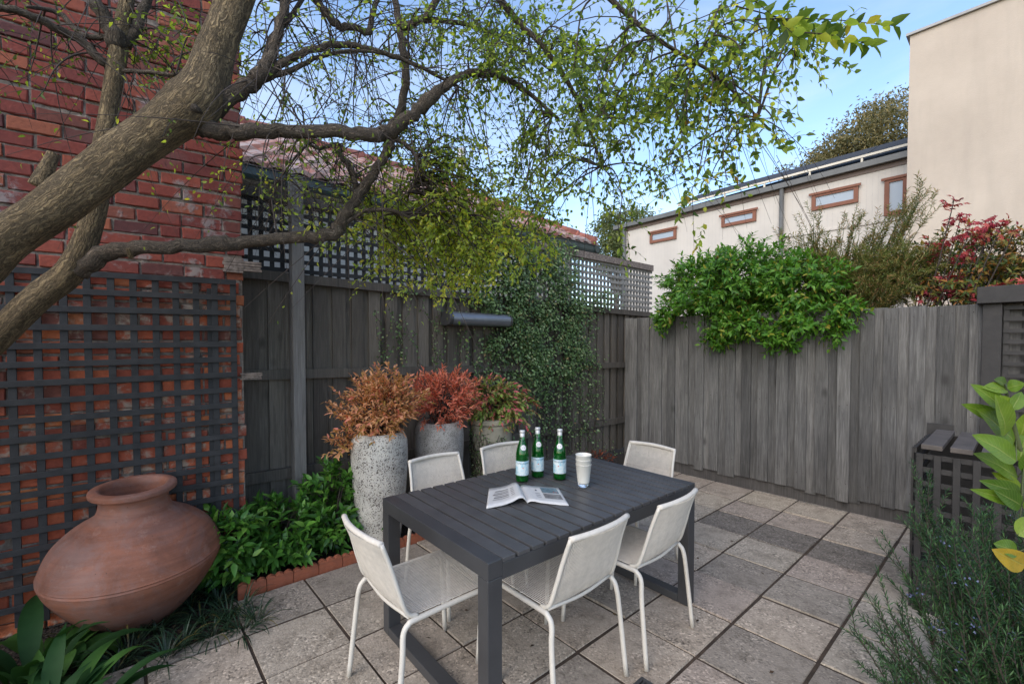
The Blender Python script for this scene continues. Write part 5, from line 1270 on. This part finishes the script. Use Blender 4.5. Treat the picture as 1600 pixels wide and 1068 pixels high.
# distant trees
def far_tree(name, lab, base, lumps, mat, L, n, trunk_r, cat='tree'):
    t = thing(name, lab, cat, base); lv = Leaves(); m = MB(); b0 = np.array(base, float)
    top = np.mean([c for c, r in lumps], axis=0)
    m.tube(spline([(*b0, trunk_r), (*(b0*.5+top*.5), trunk_r*.7), (*top, trunk_r*.3)], 5)[:, :3], np.linspace(trunk_r, trunk_r*.3, 11), 8)
    for (c, r_) in lumps:
        m.tube(spline([b0*.45+top*.55, (b0*.2+top*.3+np.array(c)*.5)+rvec(1)[0]*.2, c], 4), np.linspace(trunk_r*.4, trunk_r*.08, 9), 6)
        nn = int(n*r_*r_)
        cc = c+rvec(14)*r_*rng.uniform(.35, .95, (14, 1))          # sub-clumps
        for k in range(nn):
            ctr = cc[rng.integers(14)]; p = ctr+rng.normal(0, .24, 3)*r_; d = nz(rvec(1)[0]+V(0, 0, -.6))
            lv.add(p[None], d[None], rvec(1), L*rng.uniform(.6, 1.2), L*.3, rng.uniform())
    link('crown', lv.mesh('crown', M[mat], 'lo'), t); link('trunk', _mesh('trunk', m.v, m.f, M['bark2'], m.r, uv=m.uv), t)
D1 = 24.
far_tree('gum_tree', 'large olive brown gum tree rising behind the long cream house', V(*P(1400, 538, D1)[:2], 0),
 [(P(1400, 210, D1), 1.9), (P(1350, 225, D1), 1.6), (P(1310, 245, D1), 1.3), (P(1275, 262, D1), 1.1), (P(1240, 275, D1+.5), .8), (P(1460, 215, D1), 2.), (P(1380, 190, D1+1), 1.3), (P(1330, 255, D1), 1.3), (P(1400, 260, D1), 1.6)], 'euc', .24, 1000, .35)
far_tree('pale_tree', 'pale green distant tree between tiled roof and cream house', V(*P(958, 538, 20)[:2], 0),
 [(P(955, 350, 20), .75), (P(945, 375, 20), .8), (P(968, 372, 20), .8), (P(985, 345, 20.5), .6), (P(955, 400, 20), .9), (P(1000, 352, 22), .8)], 'euc2', .2, 1700, .2)
# ---------------------------------------------------------------- foreground left: strap-leaf plants and mondo tufts
def strap(lv_v, lv_f, lv_r, p0, hd, L, W, arch, rnd, el=1.1, n=10, fold=.2):
    d = V(cos(hd), sin(hd), 0); side = V(-sin(hd), cos(hd), 0); o = len(lv_v); e = el
    p = np.array(p0, float); st_ = L/n
    for i in range(n+1):
        u = i/n; w_ = (W*(.45+.55*sin(min(1, u*1.7+.1)*pi/2))*(1-u**3.2) if W < .03 else W*(.12+.95*max(0, sin(pi*min(1, max(0, (u-.12)/.88))**.9))**.85))*(1-u**8)+.0006
        lv_v += [tuple(p-side*w_/2+Z*w_*fold), tuple(p), tuple(p+side*w_/2+Z*w_*fold)]; lv_r += [rnd]*3
        p = p+(d*cos(e)+Z*sin(e))*st_; e -= arch/n*(.5+u)
        if i: 
            a = o+3*(i-1); b_ = o+3*i; lv_f += [(a, a+1, b_+1, b_), (a+1, a+2, b_+2, b_+1)]
def strap_plant(name, lab, cat, base, n, L, W, arch, mat, el=(.5, 1.4), group=None, spread=.03, cr=(0, 1), hd=None):
    v, f, r = [], [], []
    for _ in range(n):
        a = rng.uniform(0, 2*pi) if hd is None else rng.uniform(*hd); b_ = np.array(base)+V(cos(a), sin(a), 0)*rng.uniform(0, spread)
        strap(v, f, r, b_, a, L*rng.uniform(.6, 1.15), W*rng.uniform(.8, 1.15), arch*rng.uniform(.6, 1.3), rng.uniform(*cr), rng.uniform(*el))
    me = _mesh(name, v, f, M[mat], r, smooth=True); o = link(name, me, base=base); return setp(o, lab, cat, group)
TUF = [(165, 1005), (205, 1025), (250, 990), (285, 1015), (310, 975), (335, 1000), (360, 970), (372, 992), (262, 1035), (225, 985), (140, 1035), (340, 950), (385, 955), (180, 1050), (300, 945), (120, 1000), (405, 975)]
for (x, y) in TUF:
    q = G(x+rng.uniform(-5, 5), y+rng.uniform(-4, 4)); strap_plant('grass_tuft', 'dark green strappy grass tuft in the bed between the urn and the paving', 'grass tuft', q, 38, .21, .0065, 2.1, 'grass_dark', (.6, 1.45), 'mondo grass tufts below the urn', .03)
q = V(-1.80, 1.66, 0); strap_plant('broadleaf_plant', 'large dark strap-leaved plant in the bottom left corner', 'plant', q, 60, .38, .054, 2.2, 'strap', (.6, 1.45), None, .14)
q = V(-2.15, 1.95, 0); strap_plant('broadleaf_plant', 'dark strap-leaved plant left of the urn by the trellis', 'plant', q, 24, .45, .07, 1.5, 'strap', (.8, 1.45), None, .1, (0, .6))
q = G(80, 1050); strap_plant('broadleaf_plant', 'plant with pale broad drooping leaves just below the urn', 'plant', q, 9, .34, .12, 2.9, 'strap', (.9, 1.4), None, .05, (.75, 1.))
# leaf litter: fine mulch
lv = Leaves(); n = 1500
aa = rng.uniform(0, 1, n); bb = rng.uniform(0, 1, n)
PP = np.array([LP(LPx(300, 800)[0]-.9+a*4.6, 2.55+b_*1.15, .01+rng.uniform(0, .012)) for a, b_ in zip(aa, bb)])
keep = [k for k in range(n) if not (PP[k]@LN < 3.12 and PP[k]@LX > LPx(385, 800, 3.0)[0])]
PP = PP[keep]; n = len(PP); Q = np.array([PO+X*rng.uniform(-5.5, 0)+Y*rng.uniform(-2.5, 2.)+Z*rng.uniform(.034, .038) for _ in range(90)]); PP = np.vstack([PP, Q]); n = len(PP); d = rvec(n); d[:, 2] *= .2; d[-90:, 2] = 0
lv.add(PP, norm(d), np.tile(Z, (n, 1))+rvec(n)*.3, .03, .014, rng.uniform(0, .7, n))
M['litter'] = m_leaf('dry_leaf_litter', [(0, (.03, .018, .01)), (.6, (.09, .05, .025)), (1, (.2, .13, .06))], .1, .8)
o = link('leaf_litter', lv.mesh('leaf_litter', M['litter'], 'lo', droop=0)); setp(o, kind='stuff')
# far bed bits
q = RP(-.15, -.35, 0)+V(-.1, 0, 0); bush('red_groundcover', 'small red leaved ground cover at the far corner of the fences', 'plant', q, [(q+Z*.08, (.28, .2, .08), 40)], 'ivyred', .04, .018, 6, .07)
q = bp(838, 3.45); strap_plant('grass_tuft', 'pale grey-green grass tuft behind the middle bottle by the fence', 'grass tuft', q, 40, .42, .008, 1.2, 'lichen', (1.0, 1.5), None, .04)
# ---------------------------------------------------------------- rosemary
rb = V(1.72, 1.42, 0); t = thing('rosemary_bush', 'tall dark rosemary bush with pale blue flowers at the bottom right corner', 'bush', rb); lv = Leaves(); fl = Leaves(); m = MB()
ends = []
for _ in range(190): ends.append(P(rng.uniform(1475, 1720), rng.uniform(850, 1180), rng.uniform(1.45, 2.05)))
for (x, y) in ((1440, 775), (1448, 800), (1452, 840), (1462, 850), (1450, 880), (1545, 830), (1555, 850), (1540, 860), (1515, 850), (1500, 870), (1590, 830), (1600, 850), (1575, 870), (1475, 900), (1420, 905), (1500, 905), (1530, 890), (1560, 900), (1430, 930)): ends.append(P(x, y, rng.uniform(1.6, 1.9)))
for (x, y) in ((1336, 985), (1360, 978), (1375, 1000), (1385, 1030), (1370, 1060), (1400, 1000), (1410, 980), (1425, 1000), (1345, 1000), (1380, 975), (1395, 965)): ends.append(P(x, y, rng.uniform(1.55, 1.75)))
for ends_i, e in enumerate(ends):
    q = spline([rb+V(rng.uniform(-.1, .15), rng.uniform(-.1, .1), 0), (rb*.45+e*.55)+V(rng.uniform(-.05, .05), 0, -.03), e], 6); m.tube(q, np.linspace(.005, .0016, len(q)), 4, caps=False)
    i0 = int(len(q)*.35)
    for i in range(i0, len(q)-1):
        dd = q[i+1]-q[i]; ln = np.linalg.norm(dd); shoot_leaves(lv, q[i], dd, ln, max(4, int(ln/.0036)), .027, .0042, 58, (0, 1), 0, 0, .2)
    for _s in range(13 if 189 < ends_i < 209 else 6):
        i = int(rng.integers(i0, len(q))); d = nz((q[-1]-q[i0])*1.+rvec(1)[0]*.35+V(0, 0, .2)); ln = rng.uniform(.07, .18)
        pl_ = shoot_leaves(lv, q[i], d, ln, int(ln/.0034), .027, .0042, 55, (0, 1), .0, 0, .2); m.tube(pl_, np.linspace(.0022, .001, 5), 3, caps=False)
        if rng.uniform() < .12: n = 9; fl.add(pl_[2]+rng.normal(0, .012, (n, 3)), rvec(n), rvec(n), .010, .008, rng.uniform(0, 1, n))
link('foliage', lv.mesh('foliage', M['rose'], 'lo', droop=.05), t); link('flowers', fl.mesh('flowers', M['rosefl'], 'lo'), t); link('stems', _mesh('stems', m.v, m.f, M['twig'], m.r), t)
print('rosemary', sum(len(x) for x in lv.P))
# ---------------------------------------------------------------- citrus
cb = V(1.52, 1.0, 0); t = thing('citrus_shrub', 'citrus shrub with large yellow-green leaves close at the right edge', 'shrub', cb); lv = Leaves(); m = MB()
st_ = spline([cb, cb+V(.02, 0, .5), P(1640, 780, 1.25), P(1600, 720, 1.2), P(1580, 650, 1.17), P(1571, 600, 1.16)], 6); m.tube(st_, np.linspace(.014, .003, len(st_)), 7)
s2_ = spline([P(1640, 780, 1.25), P(1610, 800, 1.2), P(1585, 830, 1.18)], 5); m.tube(s2_, np.linspace(.006, .002, len(s2_)), 6)
LVS = [((1572, 640), (1530, 602), .62), ((1576, 660), (1516, 632), .62), ((1574, 650), (1570, 622), .8), ((1580, 640), (1598, 615), .5), ((1585, 690), (1545, 640), 1.15), ((1570, 680), (1572, 622), 1.0), ((1574, 608), (1545, 603), .5), ((1574, 606), (1594, 600), .5),
       ((1588, 720), (1536, 680), .9), ((1590, 745), (1542, 708), .85), ((1592, 720), (1605, 680), .9), ((1590, 690), (1610, 650), .9), ((1595, 770), (1550, 755), .6), ((1598, 770), (1562, 740), .6), ((1600, 740), (1640, 700), .9), ((1596, 790), (1570, 770), .7),
       ((1596, 785), (1538, 770), .5), ((1605, 800), (1640, 770), .8), ((1590, 862), (1562, 850), .7), ((1602, 884), (1568, 866), .9), ((1590, 836), (1625, 810), .8), ((1610, 700), (1650, 660), .9), ((1574, 604), (1566, 592), .5)]
for (a_, b_, w_) in LVS:
    d_ = rng.uniform(1.12, 1.22); A_ = P(*a_, d_+.0); B_ = P(*b_, d_-.03+rng.uniform(-.03, .03)); D = B_-A_; L_ = np.linalg.norm(D)*.95+.008
    lv.add(A_[None], nz(D)[None], nz(V(-.25, -.95, .25)+rvec(1)[0]*.25)[None], L_, max(.03, .066*w_), 1. if a_[1] > 880 else rng.uniform(0, .85))
    i = int(np.argmin(np.linalg.norm(st_-A_, axis=1))); m.tube([st_[i], (st_[i]+A_)/2+V(0, 0, -.003), A_], .0016, 5)
def big_leaf_mesh(lv):
    P_ = np.vstack(lv.P); D = norm(np.vstack(lv.D)); N_ = np.vstack(lv.N); L = np.concatenate(lv.L); W = np.concatenate(lv.W); R = np.concatenate(lv.R); v, f, r, uv = [], [], [], []
    for k in range(len(P_)):
        d = D[k]; s = nz(np.cross(d, N_[k])); n = np.cross(s, d); nu = 9; o = len(v); ph = rng.uniform(0, 6)
        for i in range(nu+1):
            u = i/nu; w_ = W[k]*.5*(sin(pi*u**.85)**.75 if 0 < u < 1 else .02); c = P_[k]+d*L[k]*u-n*L[k]*.16*u*u
            for q, hh in ((-1, .24), (-.5, .13), (0, 0), (.5, .13), (1, .24)): v.append(tuple(c+s*w_*q+n*(hh*w_+.05*w_*sin(9*u+ph+q)))); r.append(R[k]); uv.append((u, q, R[k]))
            if i: f += [(o+5*(i-1)+j, o+5*(i-1)+j+1, o+5*i+j+1, o+5*i+j) for j in range(4)]
    return _mesh('leaf', v, f, M['lemon'], r, uv=uv, smooth=True)
link('foliage', big_leaf_mesh(lv), t); link('stems', _mesh('stems', m.v, m.f, M['stem'], m.r, smooth=True), t)
print('done')
